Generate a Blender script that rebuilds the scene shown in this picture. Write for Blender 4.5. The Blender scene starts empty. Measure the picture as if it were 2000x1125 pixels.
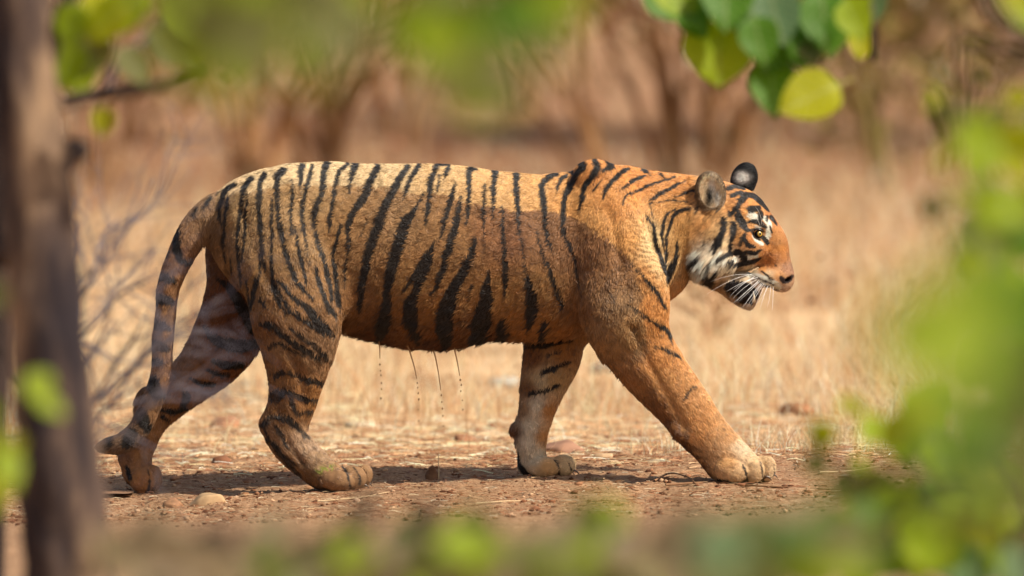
import bpy, math, random
import numpy as np
from mathutils import Vector, Matrix

random.seed(7)
rng = np.random.default_rng(7)
S = bpy.context.scene

# ------------------------------------------------------------------ camera
CAM = np.array([0.0, -25.0, 1.6])
PITCH = math.radians(2.33)
FOCAL = 300.0
KPX = 2000.0 * FOCAL / 36.0          # photo pixels per unit tangent
cam_d = bpy.data.cameras.new('camera')
cam_d.lens = FOCAL; cam_d.sensor_width = 36.0
cam_d.clip_start = 0.5; cam_d.clip_end = 900.0
cam_d.dof.use_dof = True
cam_d.dof.focus_distance = 24.95
cam_d.dof.aperture_fstop = 2.35
cam_d.dof.aperture_blades = 0
cam = bpy.data.objects.new('camera', cam_d)
S.collection.objects.link(cam)
cam.location = CAM.tolist()
cam.rotation_euler = (math.radians(90) - PITCH, 0, 0)
S.camera = cam

# ------------------------------------------------------------------ light
SUN_DIR = Vector((0.60, -0.32, 0.76)).normalized()
SUN_EL = math.asin(SUN_DIR.z)
SUN_AZ = math.atan2(SUN_DIR.x, SUN_DIR.y)
W = bpy.data.worlds.new('World'); S.world = W; W.use_nodes = True
nt = W.node_tree; nt.nodes.clear()
sky = nt.nodes.new('ShaderNodeTexSky'); sky.sky_type = 'NISHITA'; sky.sun_disc = False
sky.sun_elevation = SUN_EL; sky.sun_rotation = SUN_AZ
sky.dust_density = 3.0; sky.air_density = 1.0
bg = nt.nodes.new('ShaderNodeBackground'); bg.inputs['Strength'].default_value = 0.11
wo = nt.nodes.new('ShaderNodeOutputWorld')
nt.links.new(sky.outputs[0], bg.inputs[0]); nt.links.new(bg.outputs[0], wo.inputs[0])
sun_d = bpy.data.lights.new('sun', 'SUN'); sun_d.energy = 4.8; sun_d.angle = math.radians(2.0)
sun_d.color = (1.0, 0.93, 0.82)
sun = bpy.data.objects.new('sun', sun_d); S.collection.objects.link(sun)
sun.rotation_euler = SUN_DIR.to_track_quat('Z', 'Y').to_euler()
S.view_settings.view_transform = 'Standard'; S.view_settings.look = 'None'
S.view_settings.exposure = 0.34; S.view_settings.gamma = 1.0
S.view_settings.use_curve_mapping = False
try:
    S.cycles.use_denoising = True
    S.cycles.denoiser = 'OPENIMAGEDENOISE'
    S.cycles.max_bounces = 6; S.cycles.diffuse_bounces = 3; S.cycles.glossy_bounces = 3
    S.cycles.transmission_bounces = 6; S.cycles.transparent_max_bounces = 8
    S.cycles.caustics_reflective = False; S.cycles.caustics_refractive = False
except Exception:
    pass

# ------------------------------------------------------------------ helpers
cP, sP = math.cos(PITCH), math.sin(PITCH)
FWD = np.array([0, cP, -sP]); UP = np.array([0, sP, cP])
def P(px, py, y=0.0):
    """world point seen at photo pixel (px,py) on the vertical plane Y=y"""
    d = FWD + np.array([1.0, 0, 0]) * ((px - 1000) / KPX) - UP * ((py - 562.5) / KPX)
    return CAM + d * ((y - CAM[1]) / d[1])
def project(p):
    q = np.asarray(p) - CAM
    w = q @ FWD
    return 1000 + KPX * q[..., 0] / w, 562.5 - KPX * (q @ UP) / w
def srgb(r, g, b):
    c = np.array([r, g, b], float) / 255.0
    return np.where(c <= 0.04045, c / 12.92, ((c + 0.055) / 1.055) ** 2.4)

def link(o, parent=None):
    S.collection.objects.link(o)
    if parent is not None: o.parent = parent
    return o
def tag(o, label=None, cat=None, group=None, kind=None):
    if label: o['label'] = label
    if cat: o['category'] = cat
    if group: o['group'] = group
    if kind: o['kind'] = kind
    return o
def empty(name, loc=(0, 0, 0), parent=None):
    o = bpy.data.objects.new(name, None); o.location = loc; o.empty_display_size = .1
    return link(o, parent)
def mesh_np(name, V, F, mat=None, smooth=True, col=None):
    """V (n,3); F (m,3|4) or list of lists"""
    me = bpy.data.meshes.new(name)
    V = np.asarray(V, np.float32)
    if isinstance(F, np.ndarray):
        k = F.shape[1]; m = F.shape[0]
        me.vertices.add(len(V)); me.vertices.foreach_set('co', V.ravel())
        me.loops.add(m * k); me.loops.foreach_set('vertex_index', F.astype(np.int32).ravel())
        me.polygons.add(m); me.polygons.foreach_set('loop_start', np.arange(0, m * k, k, dtype=np.int32))
        me.update(calc_edges=True)
    else:
        me.from_pydata(V.tolist(), [], F); me.update()
    if smooth:
        me.polygons.foreach_set('use_smooth', np.ones(len(me.polygons), bool))
    if col is not None:
        a = me.color_attributes.new('col', 'FLOAT_COLOR', 'POINT')
        c4 = np.ones((len(V), 4), np.float32); c4[:, :3] = col[:, :3]
        if col.shape[1] > 3: c4[:, 3] = col[:, 3]
        a.data.foreach_set('color', c4.ravel())
    if mat: me.materials.append(mat)
    return me
def add_mesh(name, me, parent=None, loc=None):
    o = bpy.data.objects.new(name, me)
    if loc is not None: o.location = loc
    return link(o, parent)

# value noise, numpy
_lat = rng.random((32, 32, 32, 3)).astype(np.float32)
def vnoise(p, scale, ch=0):
    q = np.asarray(p, np.float32) * scale
    i = np.floor(q).astype(np.int64); f = q - i; f = f * f * (3 - 2 * f)
    i &= 31; i1 = (i + 1) & 31; LT = _lat if ch is None else _lat[..., ch]
    def L(a, b, c): return LT[(i1 if a else i)[..., 0], (i1 if b else i)[..., 1], (i1 if c else i)[..., 2]]
    fx, fy, fz = (f[..., 0:1], f[..., 1:2], f[..., 2:3]) if ch is None else (f[..., 0], f[..., 1], f[..., 2])
    r = ((L(0,0,0)*(1-fx)+L(1,0,0)*fx)*(1-fy)+(L(0,1,0)*(1-fx)+L(1,1,0)*fx)*fy)*(1-fz) + \
        ((L(0,0,1)*(1-fx)+L(1,0,1)*fx)*(1-fy)+(L(0,1,1)*(1-fx)+L(1,1,1)*fx)*fy)*fz
    return r
def fbm(p, scale, oct=4, ch=0):
    s = 0; a = 1; t = 0
    for k in range(oct):
        s = s + a * vnoise(np.asarray(p) + 3.7 * k, scale * 2 ** k, ch); t += a; a *= .5
    return s / t
def sstep(a, b, x):
    t = np.clip((x - a) / (b - a), 0, 1); return t * t * (3 - 2 * t)

# material helper
def mat_new(name):
    m = bpy.data.materials.new(name); m.use_nodes = True
    n = m.node_tree; n.nodes.clear()
    o = n.nodes.new('ShaderNodeOutputMaterial'); b = n.nodes.new('ShaderNodeBsdfPrincipled')
    n.links.new(b.outputs[0], o.inputs[0])
    return m, n, b
def mat_plain(name, col, rough=.6, spec=.4, sss=0, trans=0, noise=0.0, nscale=30, bump=0):
    m, n, b = mat_new(name)
    b.inputs['Base Color'].default_value = (*[float(c) for c in col], 1)
    b.inputs['Roughness'].default_value = rough
    b.inputs['Specular IOR Level'].default_value = spec
    if noise or bump:
        tc = n.nodes.new('ShaderNodeTexCoord'); nz = n.nodes.new('ShaderNodeTexNoise')
        nz.inputs['Scale'].default_value = nscale; nz.inputs['Detail'].default_value = 6
        n.links.new(tc.outputs['Object'], nz.inputs['Vector'])
        cr = n.nodes.new('ShaderNodeValToRGB')
        cr.color_ramp.elements[0].position = .3; cr.color_ramp.elements[1].position = .7
        cr.color_ramp.elements[0].color = (*[float(c) * (1 - noise) for c in col], 1)
        cr.color_ramp.elements[1].color = (*[min(1, float(c) * (1 + noise)) for c in col], 1)
        n.links.new(nz.outputs[0], cr.inputs[0]); n.links.new(cr.outputs[0], b.inputs['Base Color'])
        if bump:
            bp = n.nodes.new('ShaderNodeBump'); bp.inputs['Strength'].default_value = bump
            n.links.new(nz.outputs[0], bp.inputs['Height']); n.links.new(bp.outputs[0], b.inputs['Normal'])
    return m
def mat_attr(name, rough=.6, spec=.3):
    m, n, b = mat_new(name)
    a = n.nodes.new('ShaderNodeAttribute'); a.attribute_name = 'col'
    n.links.new(a.outputs['Color'], b.inputs['Base Color'])
    b.inputs['Roughness'].default_value = rough; b.inputs['Specular IOR Level'].default_value = spec
    return m
# ================================================================== GROUND
U0 = 0.0015
PAWS = [P(660, 957, -.105), P(282, 960, .085), P(1450, 941, -.085), P(1066, 930, .085)]
_A = np.array([[1, p[0], p[1]] for p in PAWS]); _b = np.array([p[2] for p in PAWS])
_pl = np.linalg.lstsq(_A, _b, rcond=None)[0]
_K = np.array([[math.exp(-((p[0] - q[0]) ** 2 + (p[1] - q[1]) ** 2) / .3 ** 2) for q in PAWS] for p in PAWS])
_res = np.linalg.solve(_K, _b - _A @ _pl)
def ground_z(x, y, fine=True):
    x = np.asarray(x, float); y = np.asarray(y, float)
    fade = np.exp(-(x / 2.6) ** 4 - (np.maximum(np.abs(y) - .3, 0) / 1.6) ** 2)
    z = (_pl[0] + _pl[1] * x + _pl[2] * np.clip(y, -.4, .4)) * fade
    for p, r in zip(PAWS, _res): z = z + r * np.exp(-((x - p[0]) ** 2 + (y - p[1]) ** 2) / .3 ** 2)
    q = np.stack([x, y, x * 0], -1)
    z = z + (fbm(q, .5, 3, 1) - .5) * .10 * sstep(1.2, 6, y) + (fbm(q, .15, 3, 0) - .5) * .16 * sstep(8, 22, y)
    z = z + .0021 * np.maximum(y - 24, 0) ** 2 * (1 - .5 * sstep(60, 140, y))
    if fine:
        damp = 1.0
        z = z + (fbm(q, 5.0, 4, 2) - .55) * .030 + (fbm(q, 26.0, 4, 0) - .5) * .022
        for p in PAWS: z = z + 0
    return z
def spacing(a, b, c, d, fine, n0, n1):
    left = a + (b - a) * (1 - (1 - np.linspace(0, 1, n0)) ** 3)[:-1] if n0 else []
    mid = np.arange(b, c, fine); right = c + (d - c) * np.linspace(0, 1, n1) ** 3
    return np.concatenate([left, mid, right])
gxs = spacing(-160, -2.2, 2.2, 160, .011, 60, 60); gys = np.concatenate([spacing(-60, -1.1, 2.4, 14, .012, 40, 90), 14 + (320 - 14) * np.linspace(0, 1, 110)[1:] ** 2])
GX, GY = np.meshgrid(gxs, gys, indexing='ij'); GZ = ground_z(GX, GY)
nX, nY = GX.shape
ii = (np.arange(nX - 1)[:, None] * nY + np.arange(nY - 1)[None, :]).ravel()
GF = np.stack([ii, ii + nY, ii + nY + 1, ii + 1], 1)
m, n, b = mat_new('dirt')
tc = n.nodes.new('ShaderNodeTexCoord')
def noise(scale, det=6, rough=.6, vec=None):
    z = n.nodes.new('ShaderNodeTexNoise'); z.inputs['Scale'].default_value = scale; z.inputs['Detail'].default_value = det; z.inputs['Roughness'].default_value = rough
    n.links.new(vec or tc.outputs['Object'], z.inputs['Vector']); return z.outputs[0]
def ramp(f, stops):
    r = n.nodes.new('ShaderNodeValToRGB'); e = r.color_ramp.elements
    while len(e) < len(stops): e.new(.5)
    for k, (p, c) in enumerate(stops): e[k].position = p; e[k].color = (*[float(v) for v in c], 1)
    n.links.new(f, r.inputs[0]); return r.outputs[0]
def mix(f, a, c, mode='MIX'):
    x = n.nodes.new('ShaderNodeMix'); x.data_type = 'RGBA'; x.blend_type = mode
    if isinstance(f, float): x.inputs[0].default_value = f
    else: n.links.new(f, x.inputs[0])
    n.links.new(a, x.inputs[6]); n.links.new(c, x.inputs[7]); return x.outputs[2]
DIRT = .78
near_c = ramp(noise(14, 8, .75), [(.30, srgb(148, 112, 82) * DIRT), (.52, srgb(194, 148, 108) * DIRT), (.72, srgb(222, 182, 142) * DIRT)])
speck = ramp(noise(120, 4, .7), [(.40, srgb(126, 90, 62) * DIRT), (.56, srgb(202, 160, 120) * DIRT), (.70, srgb(240, 206, 166) * DIRT)])
nearc = mix(.48, near_c, speck)
farc = ramp(noise(1.0, 7, .6), [(.28, srgb(158, 116, 78) * .7), (.5, srgb(222, 180, 132) * .85), (.72, srgb(248, 218, 170) * .9)])
hillc = ramp(noise(.55, 6, .6), [(.30, srgb(138, 100, 70) * .62), (.52, srgb(184, 138, 102) * .68), (.72, srgb(216, 172, 132) * .74)])
sep = n.nodes.new('ShaderNodeSeparateXYZ'); n.links.new(tc.outputs['Object'], sep.inputs[0])
def mr(a, c):
    x = n.nodes.new('ShaderNodeMapRange'); x.inputs[1].default_value = a; x.inputs[2].default_value = c; n.links.new(sep.outputs[1], x.inputs[0]); return x.outputs[0]
c1 = mix(mr(.6, 6), nearc, farc); c2 = mix(mr(16, 32), c1, hillc)
n.links.new(c2, b.inputs['Base Color']); b.inputs['Roughness'].default_value = .9; b.inputs['Specular IOR Level'].default_value = .15
bp = n.nodes.new('ShaderNodeBump'); bp.inputs['Strength'].default_value = .9; bp.inputs['Distance'].default_value = .012
n.links.new(noise(70, 8, .75), bp.inputs['Height']); n.links.new(bp.outputs[0], b.inputs['Normal'])
ground = add_mesh('ground', mesh_np('ground', np.stack([GX.ravel(), GY.ravel(), GZ.ravel()], 1), GF, m)); tag(ground, kind='structure')

# ------------------------------------------------------------------ dry grass, litter, gravel (uncountable)
def half_w(y): return (25 + y) * .0605 + .35
def blades(n_, yr, hr, wr, bend, pal, flat=False, xr=None, clump=0, pick=None):
    t = rng.random(n_); y = yr[0] + (yr[1] - yr[0]) * t
    x = (rng.random(n_) * 2 - 1) * half_w(y) if xr is None else xr[0] + (xr[1] - xr[0]) * rng.random(n_)
    if clump:
        nc = max(1, n_ // clump); ci = rng.integers(0, nc, n_); x = x[ci] + rng.normal(0, .035 + .002 * y[ci], n_); y = y[ci] + rng.normal(0, .05, n_)
    if pick is not None:
        k = rng.random(n_) < pick(x, y); x, y = x[k], y[k]; n_ = len(x)
    h = rng.uniform(*hr, n_); w = rng.uniform(*wr, n_); az = rng.random(n_) * 2 * math.pi
    base = np.stack([x, y, ground_z(x, y) - .004], 1)
    side = np.stack([np.cos(az), np.sin(az) * .5, az * 0], 1); az2 = rng.random(n_) * 2 * math.pi; bd = np.abs(rng.normal(bend, bend * .5, n_))
    lean = np.stack([np.cos(az2), np.sin(az2), az * 0], 1)
    V = []
    if flat:
        el = rng.uniform(0, .14, n_)
        for k, t in enumerate((0, .35, .7, 1)):
            c = base + np.array([0, 0, .006]) + lean * (h * t)[:, None] + side * (np.sin(t * 3) * h * .12)[:, None] + np.array([0, 0, 1]) * (el * h * math.sin(t * 2.6))[:, None]
            s = np.cross(lean, [0, 0, 1]) * (w * .5)[:, None] + np.array([0, 0, 1]) * (w * .3)[:, None]
            V += [c - s, c + s]
    else:
        for k, t in enumerate((0, .35, .7, 1)):
            c = base + np.array([0, 0, 1]) * (h * (t - .25 * t * t * np.minimum(bd, 1.4)))[:, None] + lean * (h * bd * t * t)[:, None]
            s = side * (w * .5 * (1 - t * .85))[:, None]; V += [c - s, c + s]
    V = np.stack(V, 1).reshape(-1, 3); i0 = (np.arange(n_) * 8)[:, None]
    Fq = np.concatenate([i0 + np.array([[0, 1, 3, 2]]), i0 + np.array([[2, 3, 5, 4]]), i0 + np.array([[4, 5, 7, 6]])], 0)
    pal = np.array(pal); c = pal[rng.integers(0, len(pal), n_)] * rng.uniform(.7, 1.25, (n_, 1))
    return V, Fq, np.repeat(np.clip(c, 0, .85), 8, 0)
def merge(parts):
    V, Fq, C = [], [], []; o = 0
    for v, f, c in parts: V.append(v); Fq.append(f + o); C.append(c); o += len(v)
    return np.vstack(V), np.vstack(Fq), np.vstack(C)
def grass_mat(name, tr=.35):
    m = bpy.data.materials.new(name); m.use_nodes = True; n = m.node_tree; n.nodes.clear()
    o = n.nodes.new('ShaderNodeOutputMaterial'); d = n.nodes.new('ShaderNodeBsdfPrincipled'); t = n.nodes.new('ShaderNodeBsdfTranslucent'); mx = n.nodes.new('ShaderNodeMixShader')
    a = n.nodes.new('ShaderNodeAttribute'); a.attribute_name = 'col'; d.inputs['Roughness'].default_value = .6; d.inputs['Specular IOR Level'].default_value = .3
    n.links.new(a.outputs['Color'], d.inputs['Base Color']); n.links.new(a.outputs['Color'], t.inputs['Color']); mx.inputs[0].default_value = tr
    n.links.new(d.outputs[0], mx.inputs[1]); n.links.new(t.outputs[0], mx.inputs[2]); n.links.new(mx.outputs[0], o.inputs[0]); return m
STRAW = [srgb(242, 202, 152), srgb(250, 224, 178), srgb(228, 180, 132), srgb(200, 150, 106) * .88, srgb(254, 236, 198)]
REDL = [srgb(182, 122, 84) * .75, srgb(160, 104, 70) * .75, srgb(204, 152, 110) * .8]
patch = lambda x, y: .05 + .95 * sstep(.44, .58, fbm(np.stack([x, y * .7, x * 0], -1), 1.1, 2, 0))
gm_ = grass_mat('straw')
grass = add_mesh('dry_grass', mesh_np('dry_grass', *(lambda r: (r[0], r[1]))(_g := merge([
    blades(7000, (.8, 3), (.03, .12), (.0015, .004), .7, STRAW, clump=9, pick=patch),
    blades(26000, (2.2, 9), (.06, .24), (.002, .005), .6, STRAW, clump=14, pick=patch),
    blades(34000, (8, 24), (.12, .38), (.003, .008), .6, STRAW + STRAW + REDL, clump=16, pick=patch),
    blades(16000, (22, 46), (.15, .5), (.006, .014), .6, STRAW + REDL + REDL, clump=16, pick=patch)])), gm_, smooth=False, col=_g[2]))
tag(grass, 'pale dry grass covering the ground behind the tiger', 'grass', kind='stuff')
_g = merge([blades(16000, (-1.2, 1.8), (.008, .045), (.001, .0028), .5, [c * .62 for c in STRAW] + REDL + REDL, flat=True, xr=(-1.75, 1.75)), blades(9000, (1.2, 5.0), (.03, .13), (.002, .0045), .5, STRAW, flat=True), blades(6000, (.35, 2.4), (.02, .09), (.0015, .004), .5, STRAW + REDL, flat=True, clump=6)])
litter = add_mesh('straw_litter', mesh_np('straw_litter', _g[0], _g[1], gm_, smooth=False, col=_g[2])); tag(litter, 'broken straw scattered over the bare dirt', 'straw', kind='stuff')
def ico(sub):
    import bmesh
    bm = bmesh.new(); bmesh.ops.create_icosphere(bm, subdivisions=sub, radius=1); V = np.array([v.co[:] for v in bm.verts]); Fq = np.array([[v.index for v in f.verts] for f in bm.faces]); bm.free(); return V, Fq
IV, IF = ico(1)
def scatter_lumps(n_, yr, sz, pal, xr=(-1.75, 1.75)):
    y = rng.uniform(*yr, n_); x = rng.uniform(*xr, n_) * (1 + np.maximum(y, 0) * .04); r = sz[0] + (sz[1] - sz[0]) * rng.random(n_) ** 4
    V = IV[None] * (1 + rng.uniform(-.35, .35, (n_, len(IV), 1))) * r[:, None, None] * np.stack([rng.uniform(.7, 1.4, n_), rng.uniform(.7, 1.4, n_), rng.uniform(.45, .8, n_)], 1)[:, None]
    V = V + np.stack([x, y, ground_z(x, y) + r * .15], 1)[:, None]
    pal = np.array(pal); C = np.repeat(pal[rng.integers(0, len(pal), n_)] * rng.uniform(.7, 1.2, (n_, 1)), len(IV), 0)
    return V.reshape(-1, 3), (IF[None] + (np.arange(n_) * len(IV))[:, None, None]).reshape(-1, 3), C
_g = merge([scatter_lumps(14000, (-1.3, 3.2), (.0015, .010), [srgb(190, 134, 96) * .6, srgb(150, 98, 66) * .6, srgb(222, 178, 136) * .65, srgb(128, 80, 54) * .55]),
            scatter_lumps(90, (-1.0, 2.8), (.006, .016), [srgb(196, 144, 106) * .7, srgb(150, 100, 70) * .7, srgb(224, 184, 146) * .7]), scatter_lumps(1500, (2.5, 9), (.004, .018), [srgb(190, 134, 96) * .6, srgb(222, 178, 136) * .65], (-2, 2))])
gravel = add_mesh('gravel', mesh_np('gravel', _g[0], _g[1], mat_attr('gravel', .9, .15), smooth=False, col=_g[2])); tag(gravel, 'crumbs of reddish dirt and small gravel on the path', 'gravel', kind='stuff')

# ------------------------------------------------------------------ stones
SV, SF = ico(3)
def stone(px, py, wpx, hpx, col, label, group=None, name='stone', depth=None, seed=0, flat=False):
    """a stone whose foot is seen at (px,py); found by stepping along the view ray to the ground"""
    lo, hi = -3.0, 30.0
    for _ in range(40):
        mid = (lo + hi) / 2; p = P(px, py, mid)
        if p[2] > ground_z(p[0], p[1], False): lo = mid
        else: hi = mid
    p = P(px, py, lo); k = (p[1] - CAM[1]) / KPX
    w, h = wpx * k / 2, hpx * k
    r2 = np.random.default_rng(seed + 11)
    V = SV.copy(); q = V * 1.0 + r2.random(3) * 20
    d = 1 + (fbm(q, 1.3, 3, 0) - .5) * .9 + (fbm(q, 6, 3, 1) - .5) * .22; V = V * d[:, None]
    for _ in range(9):                                   # broken faces
        pn = r2.normal(0, 1, 3); pn /= np.linalg.norm(pn); dd = V @ pn; lim = r2.uniform(.55, .85); V = V - np.maximum(dd - lim, 0)[:, None] * pn * .92
    if flat: V[:, 2] = np.sign(V[:, 2]) * np.minimum(np.abs(V[:, 2]), .62 + (fbm(q, 2.5, 2, 2) - .5) * .2) * 1.5
    V = V * np.array([w, depth or w * .7, h * .80])
    o = add_mesh(name, mesh_np(name, V, SF, mat_plain('stone', col, .85, .2, noise=.35, nscale=22 / max(w, .02) * .05 + 8, bump=.4), smooth=True), None, (p[0], p[1] + w * .2, float(ground_z(p[0], p[1])) + h * .16))
    o.rotation_euler = (0, 0, r2.random() * .5 - .25)
    return tag(o, label, 'stone', group)
B_ = lambda r, g, b_: srgb(r * .96, g, b_ * .98) * .66
stone(405, 990, 88, 26, B_(212, 166, 124), 'flat pale brown stone slab lying in front of the hind paws', seed=1, flat=True)
stone(338, 992, 40, 20, B_(190, 134, 98), 'small rounded clod touching the left end of the flat slab', seed=2)
stone(432, 905, 44, 24, B_(156, 100, 72), 'dark reddish stone on the dirt between the hind legs', seed=3)
stone(478, 967, 20, 10, B_(170, 116, 80), 'tiny reddish clod just left of the near hind paw', seed=4)
stone(845, 932, 32, 26, B_(150, 100, 70), 'angular dark brown clod standing under the belly', seed=5)
stone(905, 862, 46, 22, B_(176, 120, 88), 'low brown clod behind the falling water drops', seed=6)
stone(885, 878, 56, 8, B_(224, 200, 172), 'flat whitish chip of stone lying beneath the belly', seed=7, flat=True)
stone(700, 834, 70, 16, B_(226, 196, 164), 'long pale flat stone right of the near hind leg', seed=8, flat=True)
stone(438, 838, 60, 24, B_(196, 138, 104), 'blurred pinkish brown stone behind the hind legs', seed=9)
stone(648, 760, 70, 24, B_(186, 136, 104), 'blurred brown mound in the grass behind the near hock', seed=10)
stone(985, 752, 64, 22, B_(214, 206, 196), 'blurred bluish white stone left of the far front leg', seed=11, flat=True)
stone(1178, 728, 60, 26, B_(176, 160, 148), 'blurred grey stone in the grass between the front legs', seed=12)
stone(1100, 886, 110, 34, B_(182, 130, 104), 'wide low mound of earth just behind the far front paw', seed=13)
stone(1560, 812, 96, 22, B_(190, 130, 92), 'brown ridge of earth on the path ahead of the tiger', seed=14)
stone(1176, 895, 40, 12, B_(220, 176, 138), 'thin pale flake of stone between the front paws', seed=15, flat=True)
stone(540, 815, 40, 14, B_(200, 190, 180), 'small greyish stone peeping out behind the near hock', seed=16)

# ------------------------------------------------------------------ sticks
m_twig = mat_plain('dry_wood', srgb(176, 130, 92) * .6, .8, .2, noise=.3, nscale=60, bump=.3)
m_pale = mat_plain('pale_straw', srgb(236, 204, 156) * .75, .7, .2)
def tube(pts, r0, r1, seg=6, wig=0.0, prof=None):
    pts = catmull_w(pts, 5) if len(pts) > 2 else np.array(pts, float); V = []; Fq = []; N = len(pts)
    for i in range(N):
        t = pts[min(i + 1, N - 1)] - pts[max(i - 1, 0)]; t = t / (np.linalg.norm(t) + 1e-9)
        a = np.cross(t, [0, .3, 1.0]); a /= np.linalg.norm(a) + 1e-9; c = np.cross(t, a); r = r0 + (r1 - r0) * i / (N - 1)
        for k in range(seg):
            an = 2 * math.pi * k / seg; rr = r * (1 + wig * rng.normal() ); V.append(pts[i] + (a * math.cos(an) + c * math.sin(an)) * rr)
    for i in range(N - 1):
        for k in range(seg): Fq.append([i * seg + k, i * seg + (k + 1) % seg, (i + 1) * seg + (k + 1) % seg, (i + 1) * seg + k])
    return np.array(V), np.array(Fq)
def catmull_w(A, n_):
    A = np.asarray(A, float); P4 = np.vstack([2 * A[0] - A[1], A, 2 * A[-1] - A[-2]]); out = []
    for i in range(len(A) - 1):
        p0, p1, p2, p3 = P4[i:i + 4]
        for k in range(n_):
            t = k / n_; out.append(.5 * (2 * p1 + (p2 - p0) * t + (2 * p0 - 5 * p1 + 4 * p2 - p3) * t * t + (3 * p1 - p0 - 3 * p2 + p3) * t ** 3))
    out.append(A[-1]); return np.array(out)
def on_ground(px, py, up=.006):
    lo, hi = -3.0, 30.0
    for _ in range(40):
        mid = (lo + hi) / 2; p = P(px, py, mid)
        if p[2] > ground_z(p[0], p[1], False): lo = mid
        else: hi = mid
    p = P(px, py, lo); return np.array([p[0], p[1], float(ground_z(p[0], p[1])) + up])
def stick(pix, r0, r1, mat, label, cat='twig', name='twig', group=None, lift=None):
    pts = [on_ground(*q) for q in pix]
    if lift: pts = [p + np.array([0, 0, l]) for p, l in zip(pts, lift)]
    v, f = tube(pts, r0, r1, 6, .06); return tag(add_mesh(name, mesh_np(name, v, f, mat)), label, cat, group)
stick([(1300, 949), (1400, 945), (1500, 950), (1620, 954)], .0042, .002, m_twig, 'long straight brown twig lying along the path in front of the near front paw')
stick([(1278, 944), (1310, 936), (1345, 940), (1360, 950)], .0030, .0015, m_twig, 'short curved twig crossing the path left of the near front paw', lift=[0, .01, .008, 0])
stick([(1600, 930), (1660, 921), (1720, 918)], .003, .0015, m_pale, 'pale straw stem lying on the dirt at far right')
stick([(930, 985), (980, 983), (1035, 974)], .0022, .001, m_pale, 'pale straw stem lying just in front of the tiger between its legs')
stick([(1590, 752), (1700, 748), (1830, 756)], .007, .004, m_twig, 'dark blurred stick lying in the grass at far right')
stick([(620, 985), (700, 978), (760, 968)], .0018, .001, m_pale, 'thin yellow straw lying in front of the near hind paw')
def stalk(px, py, hpx, label, lean=0.0):
    p = on_ground(px, py); k = (p[1] - CAM[1]) / KPX; h = hpx * k
    v, f = tube([p - [0, 0, .01], p + [lean * h * .3, 0, h * .5], p + [lean * h, 0, h]], .0019, .0008, 5)
    tag(add_mesh('grass_stalk', mesh_np('grass_stalk', v, f, m_pale)), label, 'grass stalk', 'single dry stalks standing on the path')
stalk(1582, 862, 170, 'tall thin dry stalk standing alone ahead of the head', .02)
stalk(1436, 842, 190, 'thin dry stalk standing right behind the near front leg', -.03)
stalk(857, 932, 52, 'thin dark dry stalk standing beside the clod under the belly', -.01)
stalk(1315, 880, 60, 'short leaning dry stalk between the front legs', .5)
stalk(445, 880, 110, 'dry stalk standing between the hind legs', -.05)
stalk(668, 870, 80, 'short dry stalk right of the near hind shank', .15)
# puddle by the far hind paw
pc = on_ground(222, 966, .004); a = np.linspace(0, 2 * math.pi, 28)[:-1]
rr = 1 + (fbm(np.stack([np.cos(a), np.sin(a), a * 0], 1), 1.5, 2, 0) - .5) * .7
Vp = np.vstack([[[0, 0, 0.003]], np.stack([np.cos(a) * .055 * rr, np.sin(a) * .085 * rr, a * 0], 1)]); Fp = [(0, i + 1, (i + 1) % 27 + 1) for i in range(27)]
mp, n, b = mat_new('puddle_water'); b.inputs['Base Color'].default_value = (.10, .07, .05, 1); b.inputs['Roughness'].default_value = .08; b.inputs['Specular IOR Level'].default_value = 1.0; b.inputs['IOR'].default_value = 1.4
tag(add_mesh('puddle', mesh_np('puddle', Vp, Fp, mp), None, tuple(pc + [0, 0, .010])), 'small glinting puddle of drip water beside the far hind paw', 'puddle')
# ================================================================== TREES, SHRUBS, LEAFY BRANCHES
def bark_mat(name, c1, c2, c3, sc=14):
    m, n, b = mat_new(name)
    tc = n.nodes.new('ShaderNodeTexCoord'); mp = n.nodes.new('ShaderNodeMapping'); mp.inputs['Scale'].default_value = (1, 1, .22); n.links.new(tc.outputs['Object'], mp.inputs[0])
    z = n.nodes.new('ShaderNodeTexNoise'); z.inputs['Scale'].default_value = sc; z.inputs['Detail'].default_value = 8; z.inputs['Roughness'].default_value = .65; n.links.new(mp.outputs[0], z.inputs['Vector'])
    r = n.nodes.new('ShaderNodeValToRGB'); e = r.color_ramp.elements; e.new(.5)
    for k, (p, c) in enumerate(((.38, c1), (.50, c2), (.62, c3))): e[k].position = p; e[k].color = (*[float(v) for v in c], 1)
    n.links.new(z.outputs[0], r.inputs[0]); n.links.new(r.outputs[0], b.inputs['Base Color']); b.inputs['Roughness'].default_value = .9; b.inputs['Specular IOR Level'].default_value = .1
    bp = n.nodes.new('ShaderNodeBump'); bp.inputs['Strength'].default_value = .7; bp.inputs['Distance'].default_value = .02; n.links.new(z.outputs[0], bp.inputs['Height']); n.links.new(bp.outputs[0], b.inputs['Normal'])
    return m
m_bark = bark_mat('bark', srgb(58, 50, 52) * .65, srgb(108, 88, 76) * .65, srgb(190, 156, 122) * .65, 7.5)  # mottled bark; pale and dark streaks also stand in for lit and shaded sides
m_barkd = bark_mat('dark_bark', srgb(44, 36, 34) * .7, srgb(78, 64, 58) * .7, srgb(110, 92, 82) * .7, 30)
m_grey = bark_mat('grey_twig', srgb(92, 88, 100) * .65, srgb(128, 122, 132) * .65, srgb(160, 150, 150) * .65, 40)
m_rust = bark_mat('rusty_stem', srgb(116, 80, 50) * .8, srgb(156, 112, 72) * .8, srgb(192, 150, 104) * .8, 10)
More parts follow.
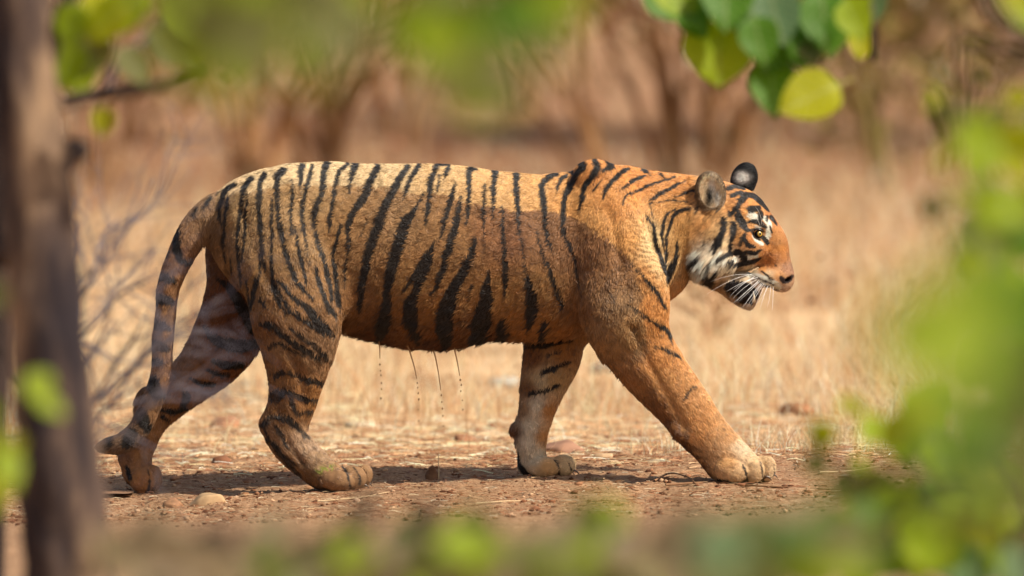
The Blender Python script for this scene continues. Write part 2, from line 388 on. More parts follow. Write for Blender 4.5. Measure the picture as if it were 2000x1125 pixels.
def leaf_mat(name, c, tr=.55, dry=0):
    m = bpy.data.materials.new(name); m.use_nodes = True; n = m.node_tree; n.nodes.clear()
    o = n.nodes.new('ShaderNodeOutputMaterial'); d = n.nodes.new('ShaderNodeBsdfPrincipled'); t = n.nodes.new('ShaderNodeBsdfTranslucent'); mx = n.nodes.new('ShaderNodeMixShader')
    tc = n.nodes.new('ShaderNodeTexCoord'); z = n.nodes.new('ShaderNodeTexNoise'); z.inputs['Scale'].default_value = 18; z.inputs['Detail'].default_value = 4; n.links.new(tc.outputs['Object'], z.inputs['Vector'])
    r = n.nodes.new('ShaderNodeValToRGB'); r.color_ramp.elements[0].position = .3; r.color_ramp.elements[1].position = .7
    r.color_ramp.elements[0].color = (*[float(v) * .75 for v in c], 1); r.color_ramp.elements[1].color = (*[min(1, float(v) * 1.2) for v in c], 1)
    n.links.new(z.outputs[0], r.inputs[0])
    sx = n.nodes.new('ShaderNodeSeparateXYZ'); n.links.new(tc.outputs['Object'], sx.inputs[0])
    def M(op, a, b_=None):
        q = n.nodes.new('ShaderNodeMath'); q.operation = op
        for i_, v in enumerate((a, b_)):
            if v is None: continue
            if isinstance(v, (int, float)): q.inputs[i_].default_value = v
            else: n.links.new(v, q.inputs[i_])
        return q.outputs[0]
    ax = M('ABSOLUTE', sx.outputs[0]); side = M('PINGPONG', M('SUBTRACT', M('MULTIPLY', sx.outputs[1], 7.0), M('MULTIPLY', ax, 6.0)), .5)
    vein = M('MAXIMUM', M('LESS_THAN', ax, .014), M('LESS_THAN', side, .045))
    vm = n.nodes.new('ShaderNodeMix'); vm.data_type = 'RGBA'; n.links.new(M('MULTIPLY', vein, .55), vm.inputs[0]); n.links.new(r.outputs[0], vm.inputs[6]); vm.inputs[7].default_value = (.45, .48, .20, 1)
    n.links.new(vm.outputs[2], d.inputs['Base Color'])
    h = n.nodes.new('ShaderNodeHueSaturation'); h.inputs['Value'].default_value = 1.2; h.inputs['Saturation'].default_value = 1.05; n.links.new(r.outputs[0], h.inputs['Color']); n.links.new(h.outputs[0], t.inputs['Color'])
    d.inputs['Roughness'].default_value = .5; d.inputs['Specular IOR Level'].default_value = .22; mx.inputs[0].default_value = tr
    n.links.new(d.outputs[0], mx.inputs[1]); n.links.new(t.outputs[0], mx.inputs[2]); n.links.new(mx.outputs[0], o.inputs[0]); return m
LM = [leaf_mat('leaf_green', (.09, .22, .010)), leaf_mat('leaf_yellow_green', (.30, .40, .004)), leaf_mat('leaf_bluish', (.13, .22, .09)), leaf_mat('leaf_yellow', (.40, .42, .004)), leaf_mat('leaf_olive', (.15, .15, .035)), leaf_mat('leaf_brown', (.20, .13, .07), .35)]
m_dryleaf = leaf_mat('dry_leaf', srgb(170, 112, 70) * .6, .3)
def leaf_mesh(name, mat, L=1.0, Wd=.8, fold=.12, curl=.15):
    V, Fq = [], []; rows = 7
    for i in range(rows + 1):
        t = i / rows; w = Wd * .5 * (math.sin(math.pi * t ** .8) ** .7 if 0 < t < 1 else .02)
        for s in (-1, -.5, 0, .5, 1):
            V.append((s * w, t * L, fold * abs(s) * w * 2 - curl * t * t * L + .02 * math.sin(9 * t + s)))
    for i in range(rows):
        for k in range(4): Fq.append((i * 5 + k, i * 5 + k + 1, (i + 1) * 5 + k + 1, (i + 1) * 5 + k))
    n0 = len(V); V += [(-.012, -.22, .02), (.012, -.22, .02), (.012, .02, 0), (-.012, .02, 0)]; Fq.append((n0, n0 + 1, n0 + 2, n0 + 3))
    return mesh_np(name, V, Fq, mat)
LEAF = [leaf_mesh('leaf', m_) for m_ in LM]
LEAFN = [leaf_mesh('leaf', m_, 1, .5, .2, .2) for m_ in LM]
def put_leaf(parent, root, loc, size, kind, up=None, mesh=None, nr=1.0):
    o = bpy.data.objects.new('leaf', mesh or LEAF[kind]); link(o, parent)
    o.location = Vector(loc) - Vector(root)
    if up is None: up = Vector((rng.normal(), rng.normal() * .6, rng.normal() * .6 - .5))
    nrm = Vector((rng.normal() * .5 * nr, -.9 + rng.normal() * .4 * nr, .5 + rng.normal() * .4 * nr)).normalized(); y = (Vector(up) - nrm * Vector(up).dot(nrm)).normalized(); x = y.cross(nrm)
    o.rotation_euler = Matrix((x, y, nrm)).transposed().to_euler(); o.scale = (size,) * 3
    return o
def limb(parent, root, pts, r0, r1, mat, name='branch', seg=8, wig=.04):
    v, f = tube([np.array(p) - np.array(root) for p in pts], r0, r1, seg, wig); return add_mesh(name, mesh_np(name, v, f, mat), parent)
def px_m(y): return (y - CAM[1]) / KPX          # metres per photo pixel on plane y
def leafy(name, label, cat, Yc, stems, clusters, group=None, mat=None, seed=0):
    """stems: [(pixel path, r0 px, r1 px)], clusters: [(px,py,rx,ry,count,(size lo,hi px),kinds,depth spread m)]"""
    global rng
    k = px_m(Yc); root = P(*stems[0][0][0], Yc); t = tag(empty(name, root), label, cat, group)
    segs = []
    for path, r0, r1 in stems:
        pts = [P(x, y, Yc + (rng.normal() * .02)) for x, y in path]; limb(t, root, pts, r0 * k, r1 * k, mat or m_barkd); segs.append(np.array(pts))
    allp = np.vstack([catmull_w(s, 6) if len(s) > 2 else s for s in segs])
    for (cx, cy, rx, ry, cnt, sz, kinds, dep) in clusters:
        for i in range(cnt):
            a = rng.random() * 6.283; r = math.sqrt(rng.random()); y = Yc + rng.normal() * dep
            p = P(cx + rx * r * math.cos(a), cy + ry * r * math.sin(a), y); s = rng.uniform(*sz) * k
            q = allp[np.argmin(((allp - p) ** 2).sum(1))]; d = p - q; L = np.linalg.norm(d)
            if L > s * 1.3 and i % 2 == 0:
                limb(t, root, [q, q + d * .5 + np.array([0, 0, .03 * L]), p], .0022, .0012, mat or m_barkd, 'twig', 5, 0)
            up = Vector(d / (L + 1e-6)) * .8 + Vector((rng.normal() * .5, rng.normal() * .3, -.35 + rng.normal() * .4))
            put_leaf(t, root, p, s, kinds[rng.integers(0, len(kinds))], up)
    return t
# ---- foreground tree at the left edge
Yt = -7.2; kt = px_m(Yt)
base = P(150, 1500, Yt)
root = np.array([base[0], Yt, float(ground_z(base[0], Yt))])
tree = tag(empty('tree', root), 'brown barked tree trunk standing close at the left edge of the frame', 'tree')
tp = [root - [0, 0, .1], P(140, 1250, Yt), P(130, 1060, Yt), P(104, 800, Yt), P(86, 560, Yt), P(66, 300, Yt), P(44, 60, Yt), P(40, -200, Yt), P(-20, -800, Yt), P(60, -1500, Yt)]
pts = catmull_w(np.array(tp), 10); N = len(pts); SG = 28; V = []; Fq = []
for i, p in enumerate(pts):
    r = kt * (100 - 62 * i / N) 
    for k in range(SG):
        a = 2 * math.pi * k / SG; q = np.array([math.cos(a) * 2, math.sin(a) * 2, i * .22])
        V.append(p - root + np.array([math.cos(a), math.sin(a), 0]) * r * (1 + .30 * (fbm(q[None], .9, 3, 0)[0] - .5) + .12 * (fbm(q[None], 4, 2, 1)[0] - .5)))
for i in range(N - 1):
    for k in range(SG): Fq.append([i * SG + k, i * SG + (k + 1) % SG, (i + 1) * SG + (k + 1) % SG, (i + 1) * SG + k])
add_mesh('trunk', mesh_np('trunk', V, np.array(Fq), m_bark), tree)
limb(tree, root, [P(110, 205, Yt), P(165, 190, Yt), P(240, 178, Yt), P(330, 166, Yt), P(398, 145, Yt - .05)], 15 * kt, 13 * kt, m_barkd)
limb(tree, root, [P(90, 120, Yt), P(120, 30, Yt), P(150, -40, Yt), P(210, -220, Yt)], 22 * kt, 12 * kt, m_barkd)
limb(tree, root, [P(60, 500, Yt), P(10, 490, Yt), P(-60, 470, Yt)], 44 * kt, 32 * kt, m_barkd)
limb(tree, root, [P(110, 330, Yt), P(135, 300, Yt + .05), P(152, 292, Yt + .1)], 30 * kt, 24 * kt, m_barkd, 'branch_stub')
limb(tree, root, [P(205, 184, Yt), P(230, 120, Yt), P(300, 60, Yt), P(345, -20, Yt)], 7 * kt, 5 * kt, m_grey, 'twig')
for (x, y, s, kd) in ((170, 60, 120, 1), (150, 110, 110, 1), (250, 40, 110, 3), (230, 120, 90, 4), (205, 225, 60, 3), (290, 90, 100, 4), (330, 110, 90, 4), (340, 30, 110, 1), (390, 20, 130, 3), (150, 30, 90, 1), (400, 90, 90, 3), (200, 90, 120, 4), (360, 60, 120, 4), (280, 20, 120, 1), (430, 50, 110, 1), (210, 10, 110, 3), (165, 130, 100, 1)):
    put_leaf(tree, root, P(x, y - s * .3, Yt + rng.normal() * .1), s * kt, kd, (rng.normal() * .5, .1, -1), nr=.5)
# a second, thinner trunk just behind it
Y2 = -5.5; b2 = P(-20, 1200, Y2); r2 = np.array([b2[0], Y2, float(ground_z(b2[0], Y2))]); k2 = px_m(Y2)
t2 = tag(empty('tree', r2), 'slim dark tree stem half hidden behind the trunk at the left edge', 'tree')
limb(t2, r2, [r2 - [0, 0, .1], P(-10, 900, Y2), P(0, 500, Y2), P(-6, 100, Y2), P(20, -500, Y2)], 26 * k2, 18 * k2, m_barkd, 'trunk', 12, .05)
# yellow leaves low on the left edge
leafy('leafy_sapling', 'yellow green leaves of a low sapling at the left edge, beside the tree trunk', 'sapling', -10.5,
      [([(-20, 1500), (-10, 1100), (0, 880), (20, 780)], 8, 4)], [(10, 890, 40, 70, 7, (80, 110), [1, 3, 1], .08), (60, 785, 12, 20, 2, (60, 80), [3, 1], .04), (-10, 600, 20, 60, 2, (60, 90), [1, 4], .1)])
# ---- bare thorny shrub between the tree and the tiger
Yb = -4.4; rb = np.array([P(60, 1000, Yb)[0], Yb, float(ground_z(P(60, 1000, Yb)[0], Yb))]); kb = px_m(Yb)
bush = tag(empty('thorn_shrub', rb), 'bare grey thorny shrub behind the tree trunk, its twigs reaching to the tail', 'shrub')
def grow(p, d, L, r, lvl):
    n_ = 4; pts = [p]
    for i in range(n_):
        d = d + rng.normal(0, .16, 3) * [1, .5, 1]; d = d / np.linalg.norm(d); p = p + d * L / n_; pts.append(p)
    limb(bush, rb, pts, r, r * .55, m_grey, 'branch' if lvl < 2 else 'twig', 6, 0)
    if lvl < 3:
        for i in range(3 if lvl else 4):
            q = pts[rng.integers(1, n_ + 1)]; dd = d + rng.normal(0, .65, 3) * [1, .5, .8]; dd[2] -= .12 * lvl; dd /= np.linalg.norm(dd)
            grow(q, dd, L * rng.uniform(.5, .8), r * .55, lvl + 1)
for d in ((.2, 0, 1), (.42, .1, 1), (-.05, .1, 1), (.55, 0, 1.1), (.3, .1, .9), (.35, -.1, 1), (.1, 0, 1), (.5, .1, .9)):
    grow(rb + [0, 0, .15 + rng.random() * .2], np.array(d) / np.linalg.norm(d), .44, .0070, 0)
# ---- leafy branch hanging into the upper right
Y3 = -5.2
t = leafy('leafy_branch', 'sharp green and yellow leaves of a branch hanging into the top right', 'branch', Y3,
   [([(1640, -420), (1600, -200), (1540, -60), (1500, 20), (1470, 60)], 12, 5), ([(1600, -200), (1680, -60), (1702, 40), (1706, 118)], 8, 6), ([(1540, -60), (1400, -20), (1310, 10)], 6, 3)], [])
rt = np.array(t.location)
for (x, y, s, kd, ux, w) in ((1402, 40, 118, 1, .0, 1.35), (1350, 50, 90, 1, .5, 1), (1262, -25, 80, 0, .9, 1), (1310, -10, 90, 0, .6, 1), (1380, -30, 90, 1, .5, 1), (1450, -30, 110, 2, .3, 1), (1505, 120, 108, 0, .05, 1), (1640, 165, 118, 3, -1.6, 1),
     (1560, 0, 120, 0, .1, 1.1), (1600, 20, 110, 0, -.3, 1), (1500, -20, 110, 2, .2, 1), (1535, 80, 60, 2, -.2, 1), (1682, 50, 62, 3, -.1, 1), (1650, 0, 80, 1, .4, 1), (1580, 60, 70, 4, .2, 1), (1450, 60, 60, 1, -.6, 1), (1420, -60, 120, 0, -.1, 1), (1700, -30, 70, 2, .2, 1), (1660, -60, 120, 1, -.2, 1), (1340, 15, 70, 0, .7, 1), (1470, 30, 90, 0, .2, 1), (1600, -20, 120, 0, .1, 1), (1530, 40, 100, 0, -.4, 1), (1290, -50, 100, 1, .5, 1)):
    o = put_leaf(t, rt, P(x, y, Y3 + rng.normal() * .08), s * px_m(Y3), kd, (ux, .05, -1), nr=.35); o.scale = (s * px_m(Y3) * w * 1.15, s * px_m(Y3) * 1.15, s * px_m(Y3) * 1.15)
# ---- branches in the right hand corner
leafy('leafy_branch', 'brown twiggy branch with yellowish leaves crossing the top right corner', 'branch', -9.5,
   [([(2300, 60), (2120, 120), (2000, 108), (1930, 88), (1880, 74)], 16, 9), ([(2120, 120), (2010, 70), (1950, 30), (1915, -40), (1900, -200)], 14, 9)],
   [(1985, 20, 30, 30, 4, (60, 90), [3, 1], .05), (1900, 150, 90, 60, 7, (50, 80), [4, 3], .15), (1960, 250, 60, 60, 8, (60, 90), [4, 1, 3], .15)])
leafy('leafy_shrub', 'soft green and yellow foliage of a tall shrub filling the right edge', 'shrub', -10.5,
   [([(2080, 2400), (2040, 1500), (2010, 1000), (1990, 700), (1960, 420), (1900, 250), (1880, 60)], 12, 5), ([(2010, 1000), (1930, 860), (1860, 760)], 8, 4), ([(1990, 700), (1880, 560), (1820, 430)], 7, 4)],
   [(1910, 400, 80, 90, 15, (70, 105), [3, 4, 1, 4], .3), (1985, 560, 50, 150, 28, (80, 120), [0, 1, 0], .3), (1965, 330, 50, 80, 12, (70, 100), [1, 3, 1], .3), (1995, 760, 50, 100, 12, (80, 110), [0, 1, 4], .3), (1830, 240, 60, 60, 5, (50, 80), [4, 3], .3), (1890, 480, 30, 26, 4, (60, 80), [3], .1)])
leafy('leafy_shrub', 'very blurred green leaves close to the lens at the right, level with the front legs', 'shrub', -17.5,
   [([(2300, 4200), (2200, 2000), (2100, 1200), (1980, 860), (1900, 700)], 14, 6)],
   [(1925, 680, 105, 160, 18, (130, 190), [0, 4, 1, 1], .25), (1960, 860, 110, 100, 10, (140, 200), [0, 1, 4], .25)])
leafy('leafy_sapling', 'bright yellow green leaves of a sapling in the lower right corner', 'sapling', -9.2,
   [([(1960, 2200), (1930, 1500), (1880, 1180), (1800, 980), (1740, 880)], 10, 5), ([(1880, 1180), (1960, 1080), (2040, 1000)], 10, 6), ([(1800, 980), (1700, 940), (1640, 900)], 6, 3), ([(1880, 1180), (1760, 1120), (1660, 1060)], 7, 3)],
   [(1775, 850, 55, 45, 11, (80, 110), [1, 1, 3], .12), (1940, 960, 60, 50, 13, (90, 120), [3, 1, 1], .12), (1660, 800, 22, 20, 2, (50, 70), [3], .08), (1655, 890, 45, 40, 6, (60, 90), [1, 4, 3], .15),
    (1760, 1000, 110, 80, 24, (90, 125), [0, 1, 4, 1], .2), (1900, 1080, 100, 60, 12, (90, 130), [0, 2, 2], .15), (1650, 1050, 50, 60, 8, (80, 110), [1, 1, 0], .2), (1990, 1110, 40, 40, 6, (90, 120), [1], .1)])
# ---- low plants out of focus along the bottom edge
leafy('leafy_sapling', 'pale green blurred leaves along the bottom edge, right of the middle', 'sapling', -14.0,
   [([(1420, 3600), (1430, 2000), (1440, 1300), (1440, 1130)], 10, 5)], [(1430, 1092, 130, 50, 22, (100, 150), [2, 2, 4, 5], .2), (1570, 1080, 50, 60, 6, (100, 140), [0, 4, 1], .2)])
leafy('leafy_sapling', 'dark stemmed blurred sapling with green leaves at the middle of the bottom edge', 'sapling', -12.5,
   [([(1180, 3200), (1170, 2000), (1170, 1300), (1195, 1080), (1240, 1032)], 20, 17), ([(1170, 1250), (1120, 1080), (1060, 1040)], 16, 15), ([(1240, 1250), (1250, 1090), (1290, 1040)], 14, 12)], [(1210, 1082, 100, 42, 24, (80, 120), [4, 5, 5, 0, 1], .15), (1010, 1084, 110, 42, 22, (80, 120), [1, 5, 4, 5], .15)])
leafy('leafy_sapling', 'blurred olive and yellow leaves along the bottom edge below the belly', 'sapling', -12.0,
   [([(860, 3100), (850, 2000), (840, 1300), (850, 1090), (880, 1050)], 16, 14), ([(840, 1300), (760, 1120), (700, 1050)], 12, 9)], [(860, 1082, 100, 46, 30, (80, 120), [4, 5, 0, 5, 1, 4], .2), (700, 1086, 100, 44, 22, (80, 120), [5, 4, 1, 5], .2), (540, 1092, 90, 42, 18, (80, 120), [1, 5, 4], .2)])
leafy('leafy_sapling', 'dim brown stemmed sapling blurred at the bottom edge below the hind legs', 'sapling', -12.2,
   [([(340, 3100), (350, 2000), (360, 1300), (380, 1070), (450, 1036)], 20, 18), ([(350, 1500), (300, 1200), (250, 1080)], 18, 15), ([(400, 1400), (430, 1150), (500, 1060)], 14, 12)], [(310, 1092, 110, 42, 28, (80, 120), [5, 4, 5, 5], .2), (440, 1088, 90, 36, 18, (80, 110), [4, 5], .2)])
# ---- very soft green branches across the top
leafy('leafy_branch', 'very blurred olive green leaves hanging across the top left of the picture', 'branch', -15.0,
   [([(700, -1500), (640, -500), (560, -120), (480, 20)], 9, 5)], [(520, 5, 190, 80, 26, (110, 160), [4, 1, 1, 4], .25), (640, 80, 60, 40, 2, (90, 120), [4], .2)])
leafy('leafy_branch', 'very blurred green leaves hanging over the middle of the top edge', 'branch', -14.5,
   [([(1000, -1500), (980, -500), (960, -120), (940, 40)], 9, 5)], [(930, 20, 190, 85, 24, (110, 150), [1, 4, 1, 4, 0], .25), (970, 130, 90, 50, 4, (90, 130), [1, 4], .2)])

# ---- background: dry multi-stemmed shrubs and small trees
DL = [leaf_mesh('dry_leaf', m_dryleaf, 1, .55), leaf_mesh('dry_leaf', leaf_mat('dry_leaf_pale', srgb(206, 152, 106) * .6, .3), 1, .55)]
def leafcloud(name, parent, C, R, n_, size, pal, mat):
    """many small separate leaf faces, one object"""
    c = C + rng.normal(0, 1, (n_, 3)) * R; a = rng.normal(0, 1, (n_, 3)); a /= np.linalg.norm(a, axis=1, keepdims=True); b = np.cross(a, rng.normal(0, 1, (n_, 3))); b /= np.linalg.norm(b, axis=1, keepdims=True)
    s = rng.uniform(*size, (n_, 1)); V = np.stack([c - a * s, c + b * s * .45, c + a * s, c - b * s * .45], 1).reshape(-1, 3); Fq = np.arange(n_ * 4).reshape(-1, 4)
    pal = np.array(pal); col = np.repeat(pal[rng.integers(0, len(pal), n_)] * rng.uniform(.7, 1.2, (n_, 1)), 4, 0)
    o = add_mesh(name, mesh_np(name, V, Fq, mat, smooth=False, col=col), parent); return o
m_cloud = grass_mat('leaf_litter', .4); m_olb = bark_mat('olive_bark', srgb(110, 94, 52) * .7, srgb(140, 122, 70) * .7, srgb(170, 150, 96) * .7, 10)
def shrub(px, y, hgt, stems, spread, r, label, leaves=0, pal=None, mat=None, lean=0, name='dry_shrub', cat='shrub', lsz=(.04, .09)):
    x = P(px, 400, y)[0]; z = float(ground_z(x, y)); rt = np.array([x, y, z]); t = tag(empty(name, rt), label, cat)
    for i in range(stems):
        a = (i + .5) / stems * 2 - 1 + rng.normal() * .12; d = np.array([a * spread + lean, rng.normal() * .4 * spread, 0]); h = hgt * rng.uniform(.7, 1.1)
        pts = [rt + [a * .10, 0, -.05], rt + d * .30 * h + rng.normal(0, .05, 3) + [0, 0, h * .25], rt + d * .75 * h + rng.normal(0, .07, 3) + [0, 0, h * .55], rt + d * 1.1 * h + rng.normal(0, .08, 3) + [0, 0, h]]
        limb(t, rt, pts, r * rng.uniform(.7, 1.2), r * .35, mat or m_rust, 'stem', 8)
        for j in range(3):
            q = catmull_w(np.array(pts), 5)[rng.integers(5, 15)]; e = q + np.array([rng.normal() * .35, rng.normal() * .3, rng.uniform(.2, .7)]); limb(t, rt, [q, (q + e) / 2 + rng.normal(0, .04, 3), e], r * .35, r * .12, mat or m_rust, 'twig', 5)
    if leaves:
        lo = leafcloud('foliage', t, np.array([lean * hgt * .6, 0, hgt * .72]), np.array([spread * hgt * .5 + .2, .4, hgt * .24]), leaves, lsz, pal or REDL, m_cloud)
    return t
GRN = [(.10, .15, .02), (.16, .18, .02), (.22, .22, .03), (.07, .11, .02)]
OLV = [tuple(srgb(176, 152, 84) * .6), tuple(srgb(150, 136, 66) * .6), tuple(srgb(196, 166, 100) * .6)]
shrub(625, 26, 2.6, 10, .36, .036, 'rust brown dry shrub with fanned stems behind the hindquarters', 600)
shrub(500, 29, 2.6, 5, .5, .04, 'leaning dry shrub with thin stems left of the rust brown one', 300)
shrub(790, 33, 2.8, 5, .4, .034, 'thin stemmed brown shrub behind the middle of the back', 500, REDL + STRAW)
shrub(1190, 27, 2.8, 3, .40, .034, 'slanting forked bare shrub behind the shoulder hump', 60, lean=-.35)
shrub(1350, 25, 2.8, 10, .40, .034, 'dense clump of rust brown stems behind the neck', 500)
shrub(1420, 31, 2.4, 4, .4, .03, 'small pale stemmed shrub behind the ears', 300, STRAW)
shrub(1735, 24, 3.2, 2, .10, .040, 'slim olive brown sapling trunk standing behind the muzzle at right', 2500, OLV, mat=m_olb, lean=-.1)
shrub(1010, 36, 3.0, 3, .35, .04, 'distant olive sapling behind the middle of the back', 900, OLV + GRN)
shrub(1660, 33, 2.8, 5, .6, .03, 'spreading yellow olive shrub in the distance at right', 6000, OLV, mat=m_olb, name='olive_shrub')
shrub(1880, 34, 2.8, 5, .6, .03, 'yellowish shrub in the distance near the right edge', 7000, OLV + GRN[2:3], mat=m_olb, name='olive_shrub')
shrub(300, 34, 2.6, 6, .6, .03, 'brownish shrub in the distance right of the left tree trunk', 900, REDL + STRAW)
shrub(180, 28, 2.4, 5, .5, .035, 'dry shrub in the distance behind the left tree trunk', 500)
shrub(900, 44, 3.2, 6, .6, .04, 'faint brown shrub high on the slope above the back', 1200, REDL)
shrub(1500, 46, 3.2, 6, .6, .04, 'faint brown shrub high on the slope above the head', 1000, REDL + STRAW)
shrub(560, 47, 3.2, 6, .6, .04, 'faint brown shrub high on the slope above the rump', 1000, REDL)
shrub(1180, 52, 3.4, 6, .6, .05, 'farthest brown shrub on the slope above the shoulders', 1200, REDL + OLV)
shrub(1392, 9.6, .30, 8, .45, .008, 'low brown tuft of dead stems behind the near front leg', 120, REDL, lsz=(.01, .03))
# ================================================================== TIGER
# Sculpted as an implicit surface in "tiger units": 1 unit = 1.5 mm,
# X along the body, Z up (stored as -Z = height below), Y depth (minus = near flank).
U = 0.0015
def tw(X, Z, Y):      # tiger units -> world
    return np.stack([(X - 1000) * U, Y * U, (950 - Z) * U], -1)
def fix(x, y, Y):     # photo point seen on plane of depth Y -> tiger units
    p = P(x, y, Y * U)
    return p[0] / U + 1000, 950 - p[2] / U

def catmull(A, n):
    A = np.asarray(A, float); out = []
    P4 = np.vstack([2 * A[0] - A[1], A, 2 * A[-1] - A[-2]])
    for i in range(len(A) - 1):
        p0, p1, p2, p3 = P4[i:i + 4]
        for k in range(n):
            t = k / n
            out.append(.5 * (2 * p1 + (p2 - p0) * t + (2 * p0 - 5 * p1 + 4 * p2 - p3) * t * t + (3 * p1 - p0 - 3 * p2 + p3) * t ** 3))
    out.append(A[-1]); return np.array(out)

class Tube:
    """st rows: either pair (x1,y1,x2,y2,Y,ry) or centre (x,y,r,None,Y,ry)"""
    def __init__(self, st, cap0=1.0, cap1=1.0, n=14):
        rows = []
        for s in st:
            if s[3] is None: x, y = fix(s[0], s[1], s[4]); r = s[2]
            else:
                a = fix(s[0], s[1], s[4]); b = fix(s[2], s[3], s[4])
                x, y = (a[0] + b[0]) / 2, (a[1] + b[1]) / 2; r = math.hypot(a[0] - b[0], a[1] - b[1]) / 2
            rows.append((x, y, r, s[4], s[5] if s[5] else r))
        self.q = catmull(rows, n); self.cap0, self.cap1 = cap0, cap1
        q = self.q; R = q[:, 2].max() + 6; RY = q[:, 4].max() + 6
        self.box = ((q[:, 0] - R).min(), (q[:, 0] + R).max(), (q[:, 3] - RY).min(), (q[:, 3] + RY).max(), (q[:, 1] - R).min(), (q[:, 1] + R).max())
    def plan(self, X, Z):
        q = self.q; best = np.full(X.shape, 1e9, np.float32)
        u = np.zeros_like(best); r = np.ones_like(best); Yc = np.zeros_like(best); ry = np.ones_like(best)
        for i in range(len(q) - 1):
            a, b = q[i], q[i + 1]; dx, dz = b[0] - a[0], b[1] - a[1]; L2 = dx * dx + dz * dz + 1e-9
            t0 = ((X - a[0]) * dx + (Z - a[1]) * dz) / L2; t = np.clip(t0, 0, 1)
            ex = X - a[0] - t * dx; ez = Z - a[1] - t * dz
            if i == 0 and self.cap0 != 1.0:
                al = np.minimum(t0, 0) * math.sqrt(L2); pe2 = np.maximum(ex * ex + ez * ez - al * al, 0); d = np.sqrt(pe2 + (al / self.cap0) ** 2)
            elif i == len(q) - 2 and self.cap1 != 1.0:
                al = np.maximum(t0 - 1, 0) * math.sqrt(L2); pe2 = np.maximum(ex * ex + ez * ez - al * al, 0); d = np.sqrt(pe2 + (al / self.cap1) ** 2)
            else: d = np.sqrt(ex * ex + ez * ez)
            rr = a[2] + (b[2] - a[2]) * t
            m = d / rr; k = m < best
            best = np.where(k, m, best); u = np.where(k, d, u); r = np.where(k, rr, r)
            Yc = np.where(k, a[3] + (b[3] - a[3]) * t, Yc); ry = np.where(k, a[4] + (b[4] - a[4]) * t, ry)
        return u, r, Yc, ry
    def ev(self, X, Y, Z, pl=None):
        u, r, Yc, ry = pl if pl is not None else self.plan(X, Z)
        v = Y - Yc
        k0 = np.sqrt((u / r) ** 2 + (v / ry) ** 2); k1 = np.sqrt((u / r ** 2) ** 2 + (v / ry ** 2) ** 2) + 1e-6
        return k0 * (k0 - 1) / k1

class Ell:
    """ellipsoid; c in photo px with depth, radii (rx,rz,ry), rot degrees in picture plane (clockwise +), yaw about vertical"""
    def __init__(self, x, y, Y, rx, rz, ry, rot=0, yaw=0):
        x, y = fix(x, y, Y); self.c = (x, y, Y); self.r = (rx, rz, ry)
        self.rot = math.radians(rot); self.yaw = math.radians(yaw)
        R = max(rx, rz, ry) + 6; self.box = (x - R, x + R, Y - R, Y + R, y - R, y + R)
    def ev(self, X, Y, Z, pl=None):
        dx, dz, dy = X - self.c[0], Z - self.c[1], Y - self.c[2]
        c, s = math.cos(self.rot), math.sin(self.rot)
        a, b = dx * c + dz * s, -dx * s + dz * c
        if self.yaw:
            c, s = math.cos(self.yaw), math.sin(self.yaw); a, dy = a * c + dy * s, -a * s + dy * c
        rx, rz, ry = self.r
        k0 = np.sqrt((a / rx) ** 2 + (b / rz) ** 2 + (dy / ry) ** 2); k1 = np.sqrt((a / rx ** 2) ** 2 + (b / rz ** 2) ** 2 + (dy / ry ** 2) ** 2) + 1e-6
        return k0 * (k0 - 1) / k1

def smin(a, b, k):
    h = np.clip(.5 + .5 * (b - a) / k, 0, 1); return b + (a - b) * h - k * h * (1 - h)
def smax(a, b, k): return -smin(-a, -b, k)

T = {}   # groups of (primitive, k)
T['torso'] = [
 (Tube([(480,349,480,480,0,66),(520,332,520,560,0,86),(570,320,570,604,0,94),(630,316,630,612,0,96),(690,318,690,634,0,102),
        (740,319,740,660,0,110),(800,320,800,676,0,116),(860,320,860,682,0,120),(930,329,930,666,0,120),(1000,338,1000,664,0,116),
        (1060,342,1060,664,0,110),(1120,336,1120,652,0,102),(1180,330,1180,636,0,94),(1235,334,1235,606,0,82)], cap1=.46), 0),
 (Ell(1262,486,0,36,66,64,-6), 18),
 (Ell(655,560,-74,26,60,30,-12), 20),      # flank fold
 (Ell(655,560,74,26,60,30,-12), 20),
 (Ell(1168,338,-22,46,26,26,8), 16),(Ell(1168,338,22,46,26,26,8), 16),  # shoulder blades proud of the back
 (Ell(548,372,-46,50,34,34,-20), 24),(Ell(548,372,46,50,34,34,-20), 24), # hip bones
]
T['neck'] = [
 (Tube([(1200,322,1215,590,0,78),(1250,331,1262,546,0,70),(1300,339,1306,524,0,66),(1345,343,1342,528,0,66),(1392,349,1372,540,0,64)], cap0=.3, cap1=.25), 26),
]
def frontleg(s, far=False):
    if not far:
        L = [(1162,352,46,None,-50,30),(1186,420,68,None,-72,36),(1204,495,80,None,-80,42),(1212,570,84,None,-78,46),
         (1150,660,1302,614,-74,46),(1180,694,1314,662,-70,42),(1206,722,1333,702,-68,38),(1232,748,1350,732,-66,36),(1262,778,1372,764,-64,35),(1289,808,1392,792,-62,34),
         (1310,836,1407,815,-60,33),(1334,862,1424,838,-58,33),(1360,890,1446,862,-56,35),(1388,918,1466,880,-54,38)]
        return L
    return [(1162,352,46,None,50,30),(1180,430,66,None,70,36),(1165,520,72,None,76,40),(1125,590,72,None,72,42),
         (1030,660,1146,640,66,38),(1023,707,1134,690,62,34),(1017,749,1110,738,60,32),(1014,785,1091,780,58,30),(1010,820,1078,818,56,29),(1007,850,1069,850,55,29),
         (1009,878,1066,874,55,30),(1016,902,1068,896,55,32)]
